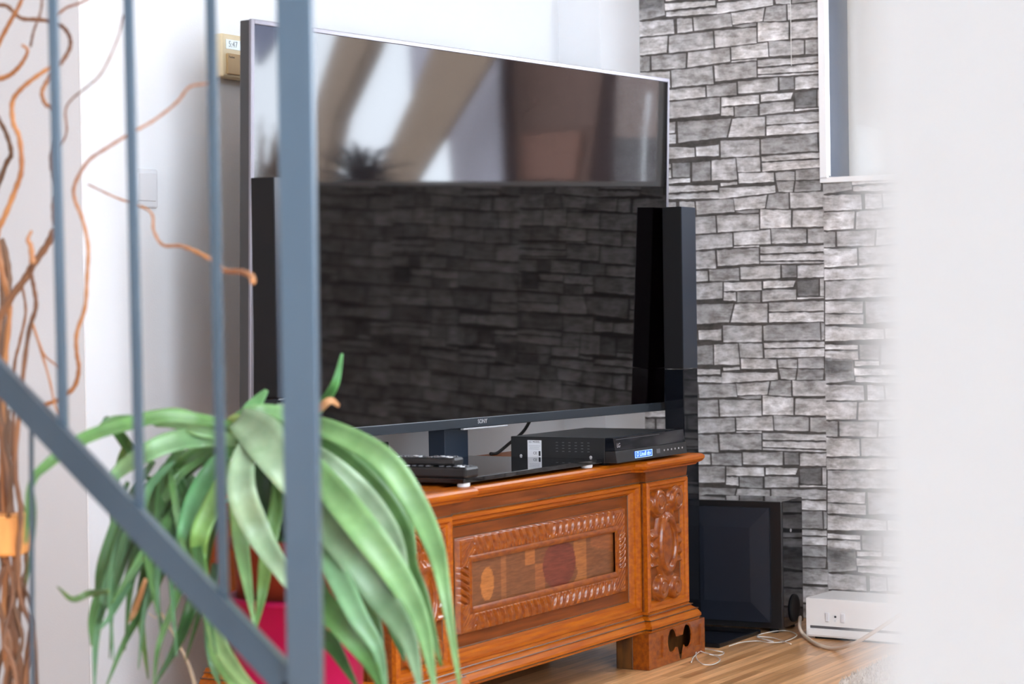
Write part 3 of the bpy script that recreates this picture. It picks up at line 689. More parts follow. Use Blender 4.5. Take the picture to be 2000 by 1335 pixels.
# ------------------------------------------------------------------ disc player
PF0, PF1, PBk, PFt, PZ0, PZ1 = .985, 1.352, .425, .700, .499, .556
dp = thing('disc_player', 'black disc player with blue display at the right end of the cabinet', 'disc player', RM, ((PF0 + PF1) / 2, .56, .4925))
part(MB().box(PF0, PF1, PBk, PFt - .028, PZ0, PZ1), 'player_case', M['black_satin'], dp, bev=.0012)
mb = MB().hexa([(PF0, PFt - .0275, PZ0), (PF1, PFt - .0275, PZ0), (PF1, PFt + .004, PZ0), (PF0, PFt + .004, PZ0)], [(PF0, PFt - .0275, .526), (PF1, PFt - .0275, .526), (PF1, PFt, .526), (PF0, PFt, .526)])
fp = part(mb, 'front_panel', M['black_satin'], dp, bev=.0008)
mb = MB().hexa([(PF0, PFt - .0275, .5268), (PF1, PFt - .0275, .5268), (PF1, PFt - .001, .5268), (PF0, PFt - .001, .5268)], [(PF0, PFt - .0275, PZ1), (PF1, PFt - .0275, PZ1), (PF1, PFt - .006, PZ1), (PF0, PFt - .006, PZ1)])
up_ = part(mb, 'upper_panel', M['black_gloss'], dp, bev=.0008)
part(MB().box(PF0 + .012, PF0 + .235, PFt - .0045, PFt - .0030, .5335, .5345).box(PF0 + .012, PF0 + .235, PFt - .0062, PFt - .0050, .5515, .5522), 'disc_tray', M['print_grey'], up_, top=dp)
ox, oy = (PF0 + PF1) / 2, .56
L_ = lambda a, b, z: (a - ox, -(b - oy), z - .4925)
part(MB().box(PF0 + .090, PF0 + .180, PFt + .002, PFt + .0033, .5045, .5205), 'display', M['display'], fp, top=dp, label='lit blue display')
part(MB().box(PF0 + .0915, PF0 + .1785, PFt + .0033, PFt + .0037, .5195, .5203).box(PF0 + .0915, PF0 + .1785, PFt + .0033, PFt + .0037, .5047, .5055).box(PF0 + .0915, PF0 + .0925, PFt + .0033, PFt + .0037, .5047, .5203).box(PF0 + .1775, PF0 + .1785, PFt + .0033, PFt + .0037, .5047, .5203), 'display_border', M['display_text'], fp, top=dp)
text_mesh('D Linu8 dtv', .0150, M['display_text'], dp, 'display_digits', L_(PF0 + .135, PFt + .0036, .5125), (math.pi / 2, 0, 0), depth=.0001)
text_mesh('LG', .0140, M['print_silver'], dp, 'logo', L_(PF0 + .018, PFt - .0015, .5385), (math.pi / 2, 0, 0), depth=.0001)
mb = MB()
mb.box(PF0 + .205, PF0 + .222, PFt + .0015, PFt + .0026, .507, .5185)
part(mb, 'badge', M['print_grey'], fp, top=dp)
for k in range(6):
    part(MB().lathe([(.0022, 0), (.0022, .0012)], (PF0 + .245 + k * .0195, PFt + .0018, .5135), 'b', 12), 'button', M['print_silver'], fp, top=dp)
part(MB().box(PF0 - .0006, PF0, .470, .507, .503, .548), 'rating_label', M['sticker'], dp, label='white rating label')
text_mesh('LG  MODEL', .0058, M['ink'], dp, 'lettering', L_(PF0 - .0008, .4885, .544), (math.pi / 2, 0, -math.pi / 2), depth=.0001)
text_mesh('CE', .0085, M['ink'], dp, 'lettering', L_(PF0 - .0008, .490, .518), (math.pi / 2, 0, -math.pi / 2), depth=.0001)
for k, wd in enumerate((.030, .026, .028)):
    part(MB().box(PF0 - .0008, PF0 - .0006, .4885 - wd / 2, .4885 + wd / 2, .5345 - k * .0035, .5350 - k * .0035), 'fine_print', M['print_grey'], dp)
part(MB().box(PF0 - .0008, PF0 - .0006, .4995, .5045, .512, .523), 'bin_symbol', M['ink'], dp)
mb = MB()
for i in range(6):
    for j in range(4): mb.box(PF0 - .0007, PF0, .545 + i * .0165, .5505 + i * .0165, .523 + j * .0068, .5242 + j * .0068)
part(mb, 'vent_slots', M['print_grey'], dp)
for b in (.452, .636):
    part(MB().lathe([(.0035, 0), (.0028, -.002)], (PF0, b, .5115), 'a', 14), 'screw', M['print_silver'], dp)
for a in (PF0 + .04, PF1 - .04):
    for b in (.45, .65): part(MB().lathe([(.012, 0), (.012, .007)], (a, b, .4925), n=16), 'rubber_foot', M['black_matte'], dp)

# ------------------------------------------------------------------ remotes on the glass base
def remote(a, b, z, ln, wd, ht, ang, label, bright=0, fr=RM, name='remote_control'):
    root = thing(name, label, 'remote control', fr, (a, b, z), 'remote controls on the glass base')
    root.rotation_euler = (0, 0, fr.ang + ang)
    part(MB().box(a - ln / 2, a + ln / 2, b - wd / 2, b + wd / 2, z, z + ht), 'remote_case', M['black_satin'], root, bev=.005)
    n = int(ln / .016); k = 0
    for i in range(n):
        for j in range(3):
            if i % 5 == 4: continue
            x = a - ln / 2 + .014 + i * (ln - .028) / max(1, n - 1); y = b - wd / 2 + wd * (j + .75) / 3.5
            part(MB().box(x - .0045, x + .0045, y - .004, y + .004, z + ht, z + ht + .0022), 'button', M['clear_plastic' if (i * 3 + j) % 4 == 0 else 'print_grey'], root, bev=.001)
    return root
# long axis runs from the near corner toward the back of the cabinet
remote(.385, .545, .5108, .27, .058, .022, math.radians(93), 'lower thick black remote control lying on the black glass base')
remote(.385, .525, .5345, .24, .046, .016, math.radians(97), 'upper black remote control stacked on the thicker one')
remote(.480, .455, .5108, .19, .045, .016, math.radians(72), 'black remote control tilted behind the stacked pair')

# small black box and cable behind the television
a_, z_ = at_b(760, 862, .255)
single(MB().box(a_ - .13, a_, .208, .255, .4925, z_), 'set_top_box', 'small black box behind the television foot at left', 'box', M['black_satin'], bev=.003)
pts = [at_b(1052, 815, .26), at_b(1035, 843, .26), at_b(1008, 866, .26), at_b(985, 885, .26), at_b(972, 898, .26)]
mb = MB().tube(curve_pts([(a, .24 + .0 * i, max(z, .497)) for i, (a, z) in enumerate(pts)], 5), .0042, 8); mb.smooth = True
single(mb, 'power_cable', 'black cable running down behind the television to the cabinet', 'cable', M['cable_black'])

# ------------------------------------------------------------------ tall speakers
def tower(a, b, hgt, label, pl):
    """a, b: corner nearest the camera; front face looks along +b"""
    W_, D_ = .085, .056
    root = thing('tower_speaker', label, 'speaker', RM, (a + W_ / 2, b - D_ / 2, 0), 'tall speakers flanking the television')
    part(MB().box(a, a + W_, b - D_, b, .012, hgt * .62), 'lower_column', M['black_gloss'], root, bev=.002, label='glossy black lower column')
    up = part(MB().box(a, a + W_, b - D_, b - .0015, hgt * .62 + .0015, hgt), 'upper_column', M['black_matte'], root, bev=.002)
    part(MB().box(a + .001, a + W_ - .001, b - .0015, b, hgt * .62 + .002, hgt - .001), 'grille', M['navy_satin'], up, top=root, label='blue black front grille')
    part(MB().box(*pl, 0, .012), 'base_plate', M['black_gloss'], root, bev=.002)
    return root
tower(1.700, .530, 1.112, 'tall black speaker standing right of the television', (1.53, 1.787, .40, .70))
tower(-.040, .511, 1.111, 'tall black speaker standing left of the television behind the railing', (-.16, .062, .38, .62))

# ------------------------------------------------------------------ subwoofer
SBF = Room(RM.world(1.815, .748, 0).xy, Vector((math.cos(RM.ang + math.radians(2.5)), math.sin(RM.ang + math.radians(2.5)))))
zt = .342
sb = thing('subwoofer', 'black subwoofer box on the floor beside the tall speaker', 'subwoofer', SBF, (.08, -.14, 0))
SW_ = .275
part(MB().box(.012, .16, -SW_, 0, .012, zt), 'sub_case', M['black_gloss'], sb, bev=.002)
part(MB().box(0, .012, -SW_, 0, .012, zt), 'front_baffle', M['black_satin'], sb, bev=.001)
g0, g1, gz0, gz1 = -SW_ + .012, -.030, .028, zt - .016
vs = []
for dlt, aa in ((0, 0), (0, -.008), (.052, -.014)):
    vs += [(aa, g0 + dlt, gz0 + dlt), (aa, g1 - dlt, gz0 + dlt), (aa, g1 - dlt, gz1 - dlt), (aa, g0 + dlt, gz1 - dlt)]
fs = [(r * 4 + k, r * 4 + (k + 1) % 4, (r + 1) * 4 + (k + 1) % 4, (r + 1) * 4 + k) for r in range(2) for k in range(4)] + [(8, 9, 10, 11)]
part(MB().add(vs, fs), 'front_grille', M['grille'], sb, label='faceted blue black grille')
mb = MB().lathe([(.037, .0), (.036, .003), (.032, .003), (.027, .001), (.001, .0005)], (.088, 0.001, .056), 'b', 36, caps=False); 
part(mb, 'bass_port', M['black_matte'], sb, smooth=True)
part(MB().lathe([(.0045, 0), (.0045, .0012)], (.07, .0, .262), 'b', 14), 'badge', M['print_silver'], sb)
for a in (.02, .14):
    for b in (-SW_ + .03, -.03): part(MB().lathe([(.012, 0), (.012, .012)], (a, b, 0), n=14), 'rubber_foot', M['black_matte'], sb)

# ------------------------------------------------------------------ white box with its cable
ang = RM.ang + math.radians(-3)
p0 = RM.world(1.772, .832, 0)
WF = Room(p0.xy, Vector((math.cos(ang), math.sin(ang))))
wb = thing('white_amplifier_box', 'white flat metal box on the floor below the stone wall', 'box', WF, (.08, .3, 0))
part(MB().box(0, .16, 0, .62, .006, .104), 'box_case', M['white_box'], wb, bev=.0015)
part(MB().box(-.0012, 0, .012, .60, .028, .0345), 'groove_strip', M['print_grey'], wb)
part(MB().box(-.004, 0, .006, .61, .010, .027), 'lower_strip', M['white_box'], wb, bev=.001)
for b in (.060, .103): part(MB().box(-.004, 0, b - .0055, b + .0055, .046, .070), 'button', M['plate_plastic'], wb, bev=.003)
part(MB().lathe([(.0028, -.0015), (.0028, 0)], (0, .082, .060), 'a', 12), 'indicator', M['ink'], wb)
part(MB().lathe([(.0030, -.0025), (.0030, 0)], (0, .082, .050), 'a', 12), 'indicator', M['plate_plastic'], wb)
part(MB().box(.01, .15, .02, .60, 0, .006), 'plinth', M['black_matte'], wb)
cp = [at_depth(1563, 1205, 5.62), at_depth(1562, 1226, 5.53)] + [at_floor(x, y, .006) for x, y in ((1574, 1243), (1597, 1258), (1630, 1266))] + [at_depth(1665, 1257, 5.20), at_depth(1700, 1238, 5.15), at_depth(1745, 1208, 5.10), at_depth(1800, 1172, 5.06), at_depth(1880, 1120, 5.0)]
mb = MB().tube(curve_pts(cp, 6), .0048, 8); mb.smooth = True
single(mb, 'beige_cable', 'thick beige cable looping in front of the white box', 'cable', M['cable_beige'], fr=WD)
def wire(pts, label, r=.0014):
    mb = MB().tube(curve_pts([at_floor(x, y, .0035 + .004 * (k % 2)) for k, (x, y) in enumerate(pts)], 8), r, 6); mb.smooth = True
    return single(mb, 'speaker_wire', label, 'wire', M['cable_clear'], fr=WD, group='thin wires on the floor')
wire([(1350, 1293), (1356, 1281), (1375, 1267), (1398, 1270), (1414, 1274), (1404, 1279), (1380, 1275), (1362, 1270), (1360, 1284), (1372, 1296), (1392, 1297), (1406, 1289), (1400, 1281), (1385, 1277)], 'coiled thin clear wire on the floor at the cabinet foot')
wire([(1424, 1261), (1446, 1254), (1478, 1251), (1505, 1254), (1532, 1252), (1556, 1240), (1536, 1231), (1508, 1233), (1480, 1240), (1490, 1247), (1510, 1252), (1478, 1243), (1510, 1245), (1545, 1257)], 'thin clear wire tangled on the floor in front of the subwoofer')

# rug
rp_ = [at_floor(1640, 1340), at_floor(1742, 1288), at_floor(2100, 1300), at_floor(2000, 1500), at_floor(1560, 1500)]
mb = MB(); mb.prism([(p.x, p.y) for p in rp_], lambda p: (p[0], p[1], .001), lambda p: (p[0], p[1], .012))
M['rug'] = mat('oatmeal_wool_rug', (.66, .58, .50), .95, noise=(160, (.46, .38, .32), (1, 1, 1), 3), bump=1.0, bscale=320)
rug = single(mb, 'wool_rug', 'pale shaggy rug on the parquet in front of the white box', 'rug', M['rug'], fr=WD)
def inpoly(x, y):
    c = False
    for i in range(len(rp_)):
        a, b = rp_[i], rp_[i - 1]
        if (a.y > y) != (b.y > y) and x < (b.x - a.x) * (y - a.y) / (b.y - a.y) + a.x: c = not c
    return c
mb = MB(); x0, x1 = min(p.x for p in rp_), max(p.x for p in rp_); y0, y1 = min(p.y for p in rp_), max(p.y for p in rp_)
n = 0
while n < 9000:
    x, y = random.uniform(x0, x1), random.uniform(y0, y1)
    if not inpoly(x, y): continue
    n += 1; t = random.uniform(0, 6.28); l = random.uniform(.003, .008); hx, hy = math.cos(t), math.sin(t); w_ = .0022
    mb.add([(x - hy * w_, y + hx * w_, .011), (x + hy * w_, y - hx * w_, .011), (x + hx * l, y + hy * l, .011 + random.uniform(.006, .013))], [(0, 1, 2)])
pile = part(mb, 'rug_pile', M['rug'], rug, recalc=False); pile['kind'] = 'stuff'

# ------------------------------------------------------------------ steel stair railing
rail = thing('stair_railing', 'blue grey steel stair railing close in front at left', 'railing', WD, (-.3, 2.6, 0))
def bar(p, q, w_, d_, name, top=rail, label=None):
    """square bar between two points"""
    p, q = Vector(p), Vector(q); t = (q - p).normalized(); s = t.cross(Vector((0, 1, 0))).normalized(); v = s.cross(t).normalized()
    s *= w_ / 2; v *= d_ / 2; mb = MB().hexa([p - s - v, p + s - v, p + s + v, p - s + v], [q - s - v, q + s - v, q + s + v, q - s + v])
    return part(mb, name, M['steel'], top, bev=.0012)
def rail_c(x):  # rail centre line in the picture
    return 736 + (x) * 1.062 if x < 120 else 863 + (x - 120) * 1.062
Yb = {105: 2.86, 252: 2.76, 412: 2.66, 575: 2.56}
def rail_Y(x): return 2.86 + (x - 105) * (2.56 - 2.86) / 470
bar(at_depth(-160, rail_c(-160), rail_Y(-160)), at_depth(566, rail_c(566) , rail_Y(566)), .033, .030, 'sloping_rail')
for x0, x1 in ((103, 124), (251, 274), (412, 437)):
    yb = rail_c(x1) - 14; Y = rail_Y(x1)
    b_ = bar(at_depth(x0 - 6, -260, Y), at_depth(x1, yb, Y), .0125, .0125, 'baluster')
    c = at_depth(x1 + 2, rail_c(x1) - 2, Y - .016)
    part(MB().lathe([(.0, -.003), (.006, -.003), (.0075, 0), (.0075, .004)], (c.x, c.y, c.z), 'b', 16), 'bolt_head', M['steel'], rail)
bar(at_depth(572, -300, 2.56), at_depth(600, 1500, 2.56), .041, .041, 'newel_post')
bar(at_depth(61, 800, 2.92), at_depth(64, 1500, 2.92), .0060, .0060, 'wall_edge_rod')  # rod added where a wall edge shows as a thin dark line

# ------------------------------------------------------------------ potted plant
PY = 3.45
pc = at_depth(582, 1100, PY)
plant = thing('potted_plant', 'large arching green plant in a crimson pot behind the steel post', 'plant', WD, (pc.x, PY, 0))
zr = at_depth(582, 1045, PY).z; zc = at_depth(582, 1158, PY).z
ro = .112
part(MB().lathe([(.082, 0), (.090, .10), (.100, .25), (ro - .004, zc - .012), (ro + .002, zc - .010), (ro + .003, zc), (ro - .006, zc + .001), (ro - .010, zc - .03)], (pc.x, PY, 0), n=48), 'crimson_planter', M['crimson'], plant, smooth=True)
part(MB().lathe([(ro - .016, zc - .03), (ro - .010, zr - .02), (ro - .004, zr - .018), (ro - .003, zr), (ro - .012, zr), (ro - .018, zr - .02)], (pc.x, PY, 0), n=48), 'terracotta_pot', M['terracotta'], plant, smooth=True)
part(MB().lathe([(.0, zr - .022), (ro - .016, zr - .02)], (pc.x, PY, 0), n=32, caps=False), 'soil', M['soil'], plant)
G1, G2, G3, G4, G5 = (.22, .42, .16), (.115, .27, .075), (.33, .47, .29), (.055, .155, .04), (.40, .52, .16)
leafmb = MB(); leafmb.smooth = True
def leaf(px, w_px, Y0, Y1, col=G1, tip=.12, base=.55, cup=.28, tilt=0.0, mb=None):
    """strap leaf along picture points with real depth Y0..Y1; w_px widest width in pixels"""
    mb = mb or leafmb; n = len(px)
    P = [at_depth(x, y, Y0 + (Y1 - Y0) * (k / (n - 1)) ** 1.0 + .02 * math.sin(k * 2.1 + px[0][1])) for k, (x, y) in enumerate(px)]
    C = curve_pts(P, 6); m = len(C); vs = []; cs = []
    for i, p in enumerate(C):
        t = i / (m - 1); tg = (C[min(i + 1, m - 1)] - C[max(i - 1, 0)]).normalized()
        view = Vector((math.sin(tilt), -math.cos(tilt), 0.25)).normalized()
        s = tg.cross(view).normalized(); nn = s.cross(tg).normalized()
        wd = w_px / FPX * p.y * (base + (1 - base) * math.sin(min(1, t / .45) * math.pi / 2)) * (1 - (1 - tip) * max(0, (t - .45) / .55) ** 1.5) / 2
        for k in (-1, -.55, 0, .55, 1):
            vs.append(p + s * (wd * k) - nn * (-cup * wd * (k * k)))
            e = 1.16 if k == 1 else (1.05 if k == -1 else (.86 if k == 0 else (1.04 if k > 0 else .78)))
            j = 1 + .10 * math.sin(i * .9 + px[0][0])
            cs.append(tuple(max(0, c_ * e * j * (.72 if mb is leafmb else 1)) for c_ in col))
    fs = [(i * 5 + k, i * 5 + k + 1, (i + 1) * 5 + k + 1, (i + 1) * 5 + k) for i in range(m - 1) for k in range(4)]
    mb.add(vs, fs, cs)
Z = 3.40
# right hand cascade
leaf([(585, 830), (640, 838), (745, 893), (806, 975), (848, 1065), (868, 1152), (898, 1340)], 50, Z, 3.20, G1)
leaf([(590, 850), (632, 866), (722, 945), (778, 1025), (800, 1110), (828, 1170), (862, 1300)], 46, Z + .05, 3.30, G2)
leaf([(590, 870), (640, 905), (705, 965), (762, 1045), (785, 1125), (790, 1180)], 50, Z - .03, 3.20, G3)
leaf([(588, 880), (630, 935), (700, 1020), (770, 1115), (822, 1215), (850, 1345)], 62, Z - .08, 3.12, G1)
leaf([(586, 900), (630, 1010), (690, 1085), (748, 1170), (796, 1245), (822, 1345)], 66, Z - .06, 3.08, (.20, .33, .18))
leaf([(584, 910), (618, 1040), (655, 1115), (700, 1205), (738, 1268), (755, 1345)], 44, Z - .10, 3.10, (.20, .40, .20))
leaf([(584, 950), (615, 1150), (668, 1218), (718, 1285), (750, 1350)], 52, Z - .08, 3.08, G2)
leaf([(582, 990), (612, 1215), (650, 1260), (700, 1345)], 40, Z - .05, 3.15, G4)
leaf([(590, 860), (660, 905), (740, 985), (775, 1060)], 34, Z + .08, 3.50, G2)
leaf([(588, 835), (650, 850), (715, 905), (765, 965), (795, 1020), (812, 1085)], 40, Z + .10, 3.45, (.16, .36, .12))
leaf([(600, 870), (700, 960), (745, 1060), (762, 1200), (790, 1290)], 40, Z + .06, 3.42, G4)
leaf([(590, 880), (660, 1000), (690, 1120), (735, 1240), (735, 1345)], 44, Z + .08, 3.36, G4)
leaf([(600, 900), (690, 1010), (725, 1085), (735, 1160)], 36, Z - .02, 3.3, (.30, .45, .22))
# upright tips
leaf([(600, 830), (630, 790), (655, 748), (668, 690)], 19, Z, 3.35, (.10, .34, .10), tip=.2)
leaf([(470, 850), (482, 812), (502, 785), (520, 762)], 30, Z, 3.42, (.14, .36, .12), tip=.25)
leaf([(560, 860), (552, 820), (548, 788)], 34, Z, 3.42, G3, tip=.4)
# crown
leaf([(440, 868), (455, 838), (500, 812), (560, 815), (610, 840)], 44, Z + .02, Z, G1, base=.8, tip=.5)
leaf([(465, 818), (510, 850), (545, 905), (572, 968)], 84, Z - .06, 3.25, G3, tip=.25)
leaf([(470, 835), (520, 838), (570, 880), (592, 950)], 60, Z - .02, 3.3, G1, tip=.3)
leaf([(430, 850), (462, 828), (470, 862), (440, 885)], 40, Z, 3.4, G5, tip=.5)
leaf([(486, 862), (474, 905), (474, 965), (505, 1040), (545, 1105), (582, 1165)], 56, Z - .10, 3.2, G3, tip=.3)
leaf([(470, 870), (462, 950), (470, 1050), (482, 1130), (496, 1216)], 32, Z - .06, 3.25, G1)
leaf([(545, 900), (540, 990), (522, 1080), (512, 1160), (498, 1232)], 30, Z - .02, 3.3, (.20, .40, .12))
leaf([(545, 930), (560, 1020), (590, 1120)], 60, Z + .05, 3.4, G4, tip=.4)
leaf([(520, 890), (512, 960), (540, 1040)], 46, Z + .04, 3.4, (.035, .10, .03), tip=.4)
# long leaves to the left
leaf([(470, 838), (400, 820), (320, 812), (250, 828), (165, 856), (95, 905), (60, 950), (50, 1060)], 28, Z, 3.0, (.15, .33, .09), tip=.2)
leaf([(460, 850), (400, 836), (350, 818), (300, 818), (270, 830)], 42, Z - .02, 3.35, G1, tip=.35)
leaf([(465, 860), (400, 856), (340, 862), (285, 885), (228, 925), (215, 965)], 42, Z - .04, 3.3, (.24, .44, .20), tip=.2)
leaf([(470, 850), (420, 870), (360, 905), (330, 960), (300, 1000)], 34, Z + .06, 3.45, G2)
leaf([(470, 860), (417, 912), (378, 980), (358, 1040), (350, 1085)], 36, Z - .04, 3.3, (.12, .36, .14))
leaf([(450, 900), (420, 975), (392, 1040), (390, 1090), (404, 1132)], 38, Z - .06, 3.25, (.20, .40, .10), tip=.25)
leaf([(450, 870), (380, 905), (320, 940), (280, 930)], 26, Z + .05, 3.5, G4)
leaf([(60, 940), (66, 1000), (60, 1080), (50, 1140)], 10, 3.02, 3.0, G4)
leaf([(255, 812), (210, 822), (180, 850)], 12, 3.3, 3.3, G2); leaf([(205, 815), (235, 850), (262, 885), (300, 905)], 22, 3.35, 3.4, G4)
leaf([(250, 860), (235, 905), (225, 960)], 16, 3.4, 3.4, G2)
# thin fronds falling at lower left
rl = random.Random(11)
fr_l = [[(330, 930), (270, 1010), (222, 1110), (190, 1230), (184, 1345)], [(215, 960), (228, 1040), (210, 1120), (182, 1200), (178, 1260)], [(300, 980), (255, 1060), (222, 1150), (190, 1215)], [(360, 960), (300, 1050), (255, 1130), (220, 1195), (190, 1235)],
        [(385, 990), (335, 1075), (295, 1160), (245, 1250), (205, 1345)], [(420, 1000), (372, 1090), (340, 1180), (310, 1260), (300, 1335)], [(350, 1000), (310, 1100), (268, 1180), (258, 1220)], [(400, 1040), (392, 1120), (372, 1190), (345, 1260), (300, 1340)],
        [(300, 900), (262, 960), (248, 1020), (262, 1085), (250, 1150)], [(380, 930), (318, 985), (270, 1065), (240, 1140)], [(440, 960), (405, 1080), (396, 1170), (362, 1290)], [(250, 940), (200, 1090), (186, 1150)],
        [(340, 900), (296, 945), (280, 1000)], [(420, 930), (330, 1010), (262, 1110), (215, 1180)], [(420, 1100), (410, 1200), (415, 1290), (430, 1340)], [(390, 880), (345, 945), (300, 1055), (282, 1110)]]
for k in range(20):
    x0, y0 = rl.uniform(330, 450), rl.uniform(875, 1000); x3, y3 = rl.uniform(200, 430), rl.uniform(1090, 1335)
    bow = rl.uniform(20, 70); fr_l.append([(x0, y0), (x0 + (x3 - x0) * .45 - bow * .4, y0 + (y3 - y0) * .18), (x0 + (x3 - x0) * .8 - bow * .5, y0 + (y3 - y0) * .55), (x3, y3)])
for k, f in enumerate(fr_l): leaf(f, rl.choice([12, 14, 17, 22]) if k > 15 else rl.choice([15, 18, 22, 26]), Z + rl.uniform(-.05, .12), 3.3 + rl.uniform(-.1, .2), rl.choice([G2, G4, G4, (.09, .22, .06), (.13, .30, .14)]))
leaf([(455, 1180), (432, 1220), (425, 1270), (455, 1330), (490, 1360)], 34, Z - .05, 3.2, (.24, .42, .14))
leaf([(405, 1170), (425, 1250), (470, 1320), (510, 1350)], 30, Z - .1, 3.1, (.30, .46, .18))
leaf([(215, 1155), (175, 1158), (142, 1170), (112, 1145)], 13, 3.2, 3.2, (.10, .20, .05))
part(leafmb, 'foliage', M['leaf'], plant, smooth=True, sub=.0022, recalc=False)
dm = MB(); dm.smooth = True
leaf([(600, 812), (625, 797), (645, 782), (662, 792)], 16, Z - .02, 3.35, (1, 1, 1), tip=.4, mb=dm); part(dm, 'dry_leaf_tip', M['leaf_dry'], plant, smooth=True, sub=.0015, recalc=False)
dm = MB(); dm.smooth = True; leaf([(285, 1130), (262, 1195), (250, 1215)], 12, 3.35, 3.35, (1, 1, 1), mb=dm)
part(dm, 'dry_leaf_tip', M['leaf_dry'], plant, smooth=True, sub=.0015, recalc=False)

st = MB().tube(curve_pts([at_depth(x, y, 3.6) for x, y in ((560, 1050), (470, 1420), (392, 1380), (370, 1300), (340, 1240), (312, 1192), (300, 1172))][2:], 6), [.0035] * 6 + [.003] * 6 + [.0022] * 6 + [.0012] * 7, 6)
st.tube([at_depth(318, 1200, 3.6), at_depth(302, 1206, 3.6), at_depth(290, 1196, 3.6)], .0009, 5); st.tube([at_depth(305, 1182, 3.6), at_depth(294, 1172, 3.6)], .0009, 5)
part(st, 'dry_stalk', M['stem_pale'], plant, smooth=True)
part(MB().tube([(pc.x, PY, zr - .03), (pc.x - .01, PY - .01, zr + .08), (pc.x - .02, PY - .02, at_depth(582, 880, PY).z)], [.03, .028, .02], 12), 'stem', mat('plant_stem', (.10, .17, .05), .7), plant, smooth=True)

# ------------------------------------------------------------------ bundle of curly willow branches
wl = thing('willow_branches', 'tall bundle of curly orange brown willow branches at far left', 'branches', WD, (at_depth(20, 1200, 3.5).x, 3.5, 0))
def branch(px, w0, w1, Y0=3.5, Y1=3.5, m='bark'):
    n = len(px); C = curve_pts([at_depth(x, y, Y0 + (Y1 - Y0) * k / (n - 1)) for k, (x, y) in enumerate(px)], 7); k = len(C)
    mb = MB().tube(C, [(w0 + (w1 - w0) * i / (k - 1)) / 2 / FPX * 3.5 * (1 + .12 * math.sin(i * 1.7)) for i in range(k)], 8)
    part(mb, 'branch', M[m], wl, smooth=True)
down = 1560
branch([(30, down), (28, 1400), (8, 1240), (12, 1090), (8, 960), (4, 820), (10, 700), (18, 600), (2, 520), (-6, 460), (10, 420), (30, 370), (42, 330), (38, 270), (26, 240), (24, 200), (40, 175), (70, 150), (100, 130)], 14, 8, 3.5, 3.3, 'bark_orange')
branch([(20, down), (40, 1330), (22, 1210), (30, 1100), (22, 1000), (8, 880), (-6, 760), (-4, 640), (16, 590), (48, 545), (66, 515), (92, 478), (106, 448)], 16, 13, 3.5, 3.35)
branch([(40, down), (48, 1330), (66, 1240), (40, 1170), (36, 1090), (40, 1000), (30, 905), (42, 760), (56, 650), (70, 600), (66, 560), (60, 530), (64, 515)], 11, 8, 3.45, 3.3, 'bark')
branch([(60, down), (52, 1310), (60, 1220), (45, 1180), (52, 1110), (50, 1070), (55, 1030), (30, 940), (26, 850), (28, 720), (38, 670), (50, 610), (44, 560)], 11, 5, 3.55, 3.4, 'bark')
branch([(10, down), (20, 1300), (36, 1220), (14, 1150), (4, 1060), (0, 960), (20, 860), (4, 760), (6, 560), (2, 470), (14, 510), (18, 560), (10, 600), (-10, 625)], 14, 12, 3.5, 3.5, 'bark_dark')
branch([(-30, down), (-2, 1300), (30, 1235), (46, 1140), (60, 1085), (52, 1020), (62, 960)], 12, 6, 3.6, 3.6, 'bark_dark')
branch([(-10, down), (10, 1350), (20, 1260), (-6, 1170), (10, 1100)], 14, 10, 3.4, 3.45, 'bark')
branch([(80, down), (70, 1300), (62, 1190), (40, 1130)], 10, 6, 3.45, 3.5, 'bark_dark')
branch([(-25, down), (20, 1330), (44, 1250), (28, 1180), (48, 1120)], 9, 7, 3.4, 3.42, 'bark_dark'); branch([(50, down), (30, 1320), (8, 1250), (26, 1160), (14, 1085)], 10, 7, 3.38, 3.42, 'bark')
branch([(16, 1010), (22, 920), (10, 860), (18, 800)], 9, 7, 3.4, 3.4, 'bark_dark')
branch([(-8, 500), (-20, 420), (10, 325), (22, 300), (12, 260), (-6, 225), (-20, 180)], 11, 8, 3.5, 3.4, 'bark_dark')
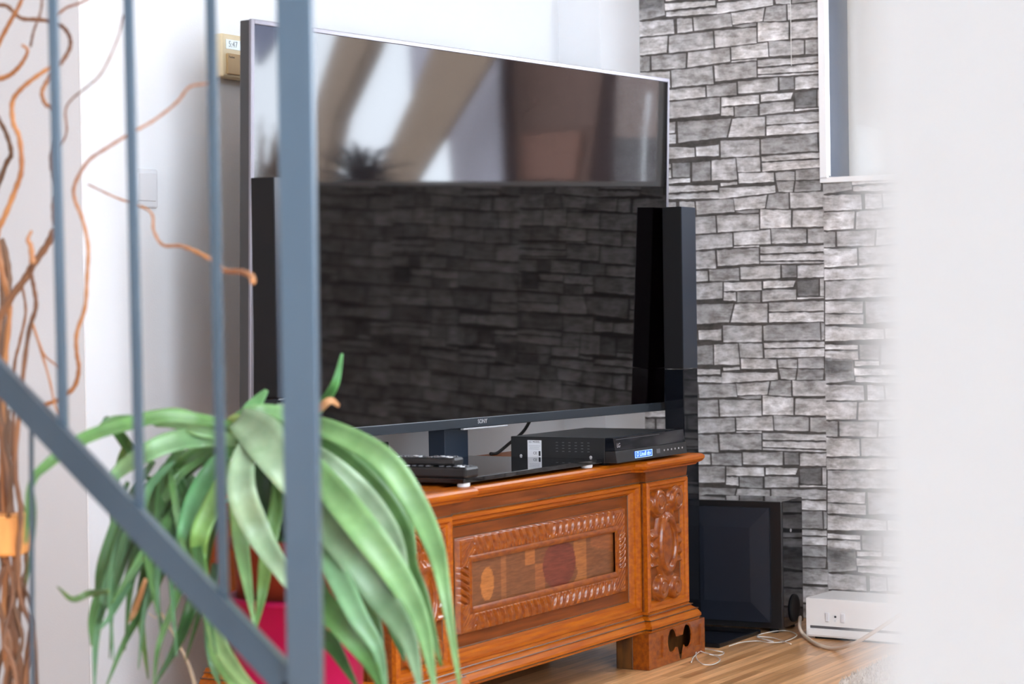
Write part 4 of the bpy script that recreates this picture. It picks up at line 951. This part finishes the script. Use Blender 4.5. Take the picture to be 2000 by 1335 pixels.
branch([(-20, 120), (6, 68), (24, 35), (42, 0), (50, -40)], 9, 7, 3.4, 3.3, 'bark_orange')
branch([(64, 515), (60, 480), (54, 468), (62, 450)], 12, 5, 3.3, 3.3, 'bark_orange')
branch([(-10, 155), (12, 150), (30, 138), (46, 118), (54, 98), (44, 88)], 11, 5, 3.4, 3.3, 'bark_orange')
branch([(-10, 10), (14, 12), (40, 35), (72, 38), (98, 42), (122, 52), (136, 72), (136, 95), (120, 122), (108, 132), (92, 158), (82, 180), (88, 202), (102, 215), (106, 260), (100, 310), (104, 345), (108, 372), (104, 400), (106, 440)], 8, 9, 3.4, 3.3, 'bark')
branch([(88, 790), (118, 778), (145, 755), (154, 720), (150, 690), (150, 650), (166, 600), (170, 540), (172, 480), (160, 425), (146, 390), (146, 360), (172, 315), (210, 288), (252, 262), (300, 235), (345, 200), (370, 170), (405, 163)], 9, 4, 3.4, 3.0, 'bark_orange')
branch([(60, 620), (95, 735), (110, 800), (140, 860)], 5, 3, 3.4, 3.3, 'bark_orange'); branch([(66, 640), (85, 690), (108, 712), (118, 730)], 5, 3, 3.4, 3.3, 'bark_orange')
branch([(116, 290), (130, 258), (128, 215), (142, 192), (172, 168), (200, 140), (230, 75), (240, 30)], 4, 3, 3.3, 3.1)
branch([(172, 360), (225, 385), (292, 412), (300, 450), (318, 478), (352, 480), (385, 492), (420, 512), (440, 528), (470, 530), (490, 538), (494, 550)], 3, 11, 3.4, 3.0, 'bark_orange')
branch([(110, 32), (130, 15), (165, 2), (190, -20)], 5, 4, 3.3, 3.2, 'bark_orange'); branch([(60, 90), (66, 60), (80, 20), (82, -20)], 5, 4, 3.3, 3.2, 'bark')
# wooden block holding the stems
c0 = at_depth(-6, 1045, 3.42)
hw_ = 52 / FPX * 3.42; hz_ = 40 / FPX * 3.42
part(MB().box(c0.x - hw_, c0.x + hw_, 3.40, 3.47, c0.z - hz_, c0.z + hz_), 'wooden_block', M['block'], wl, bev=.006, label='orange wooden block around the stems')
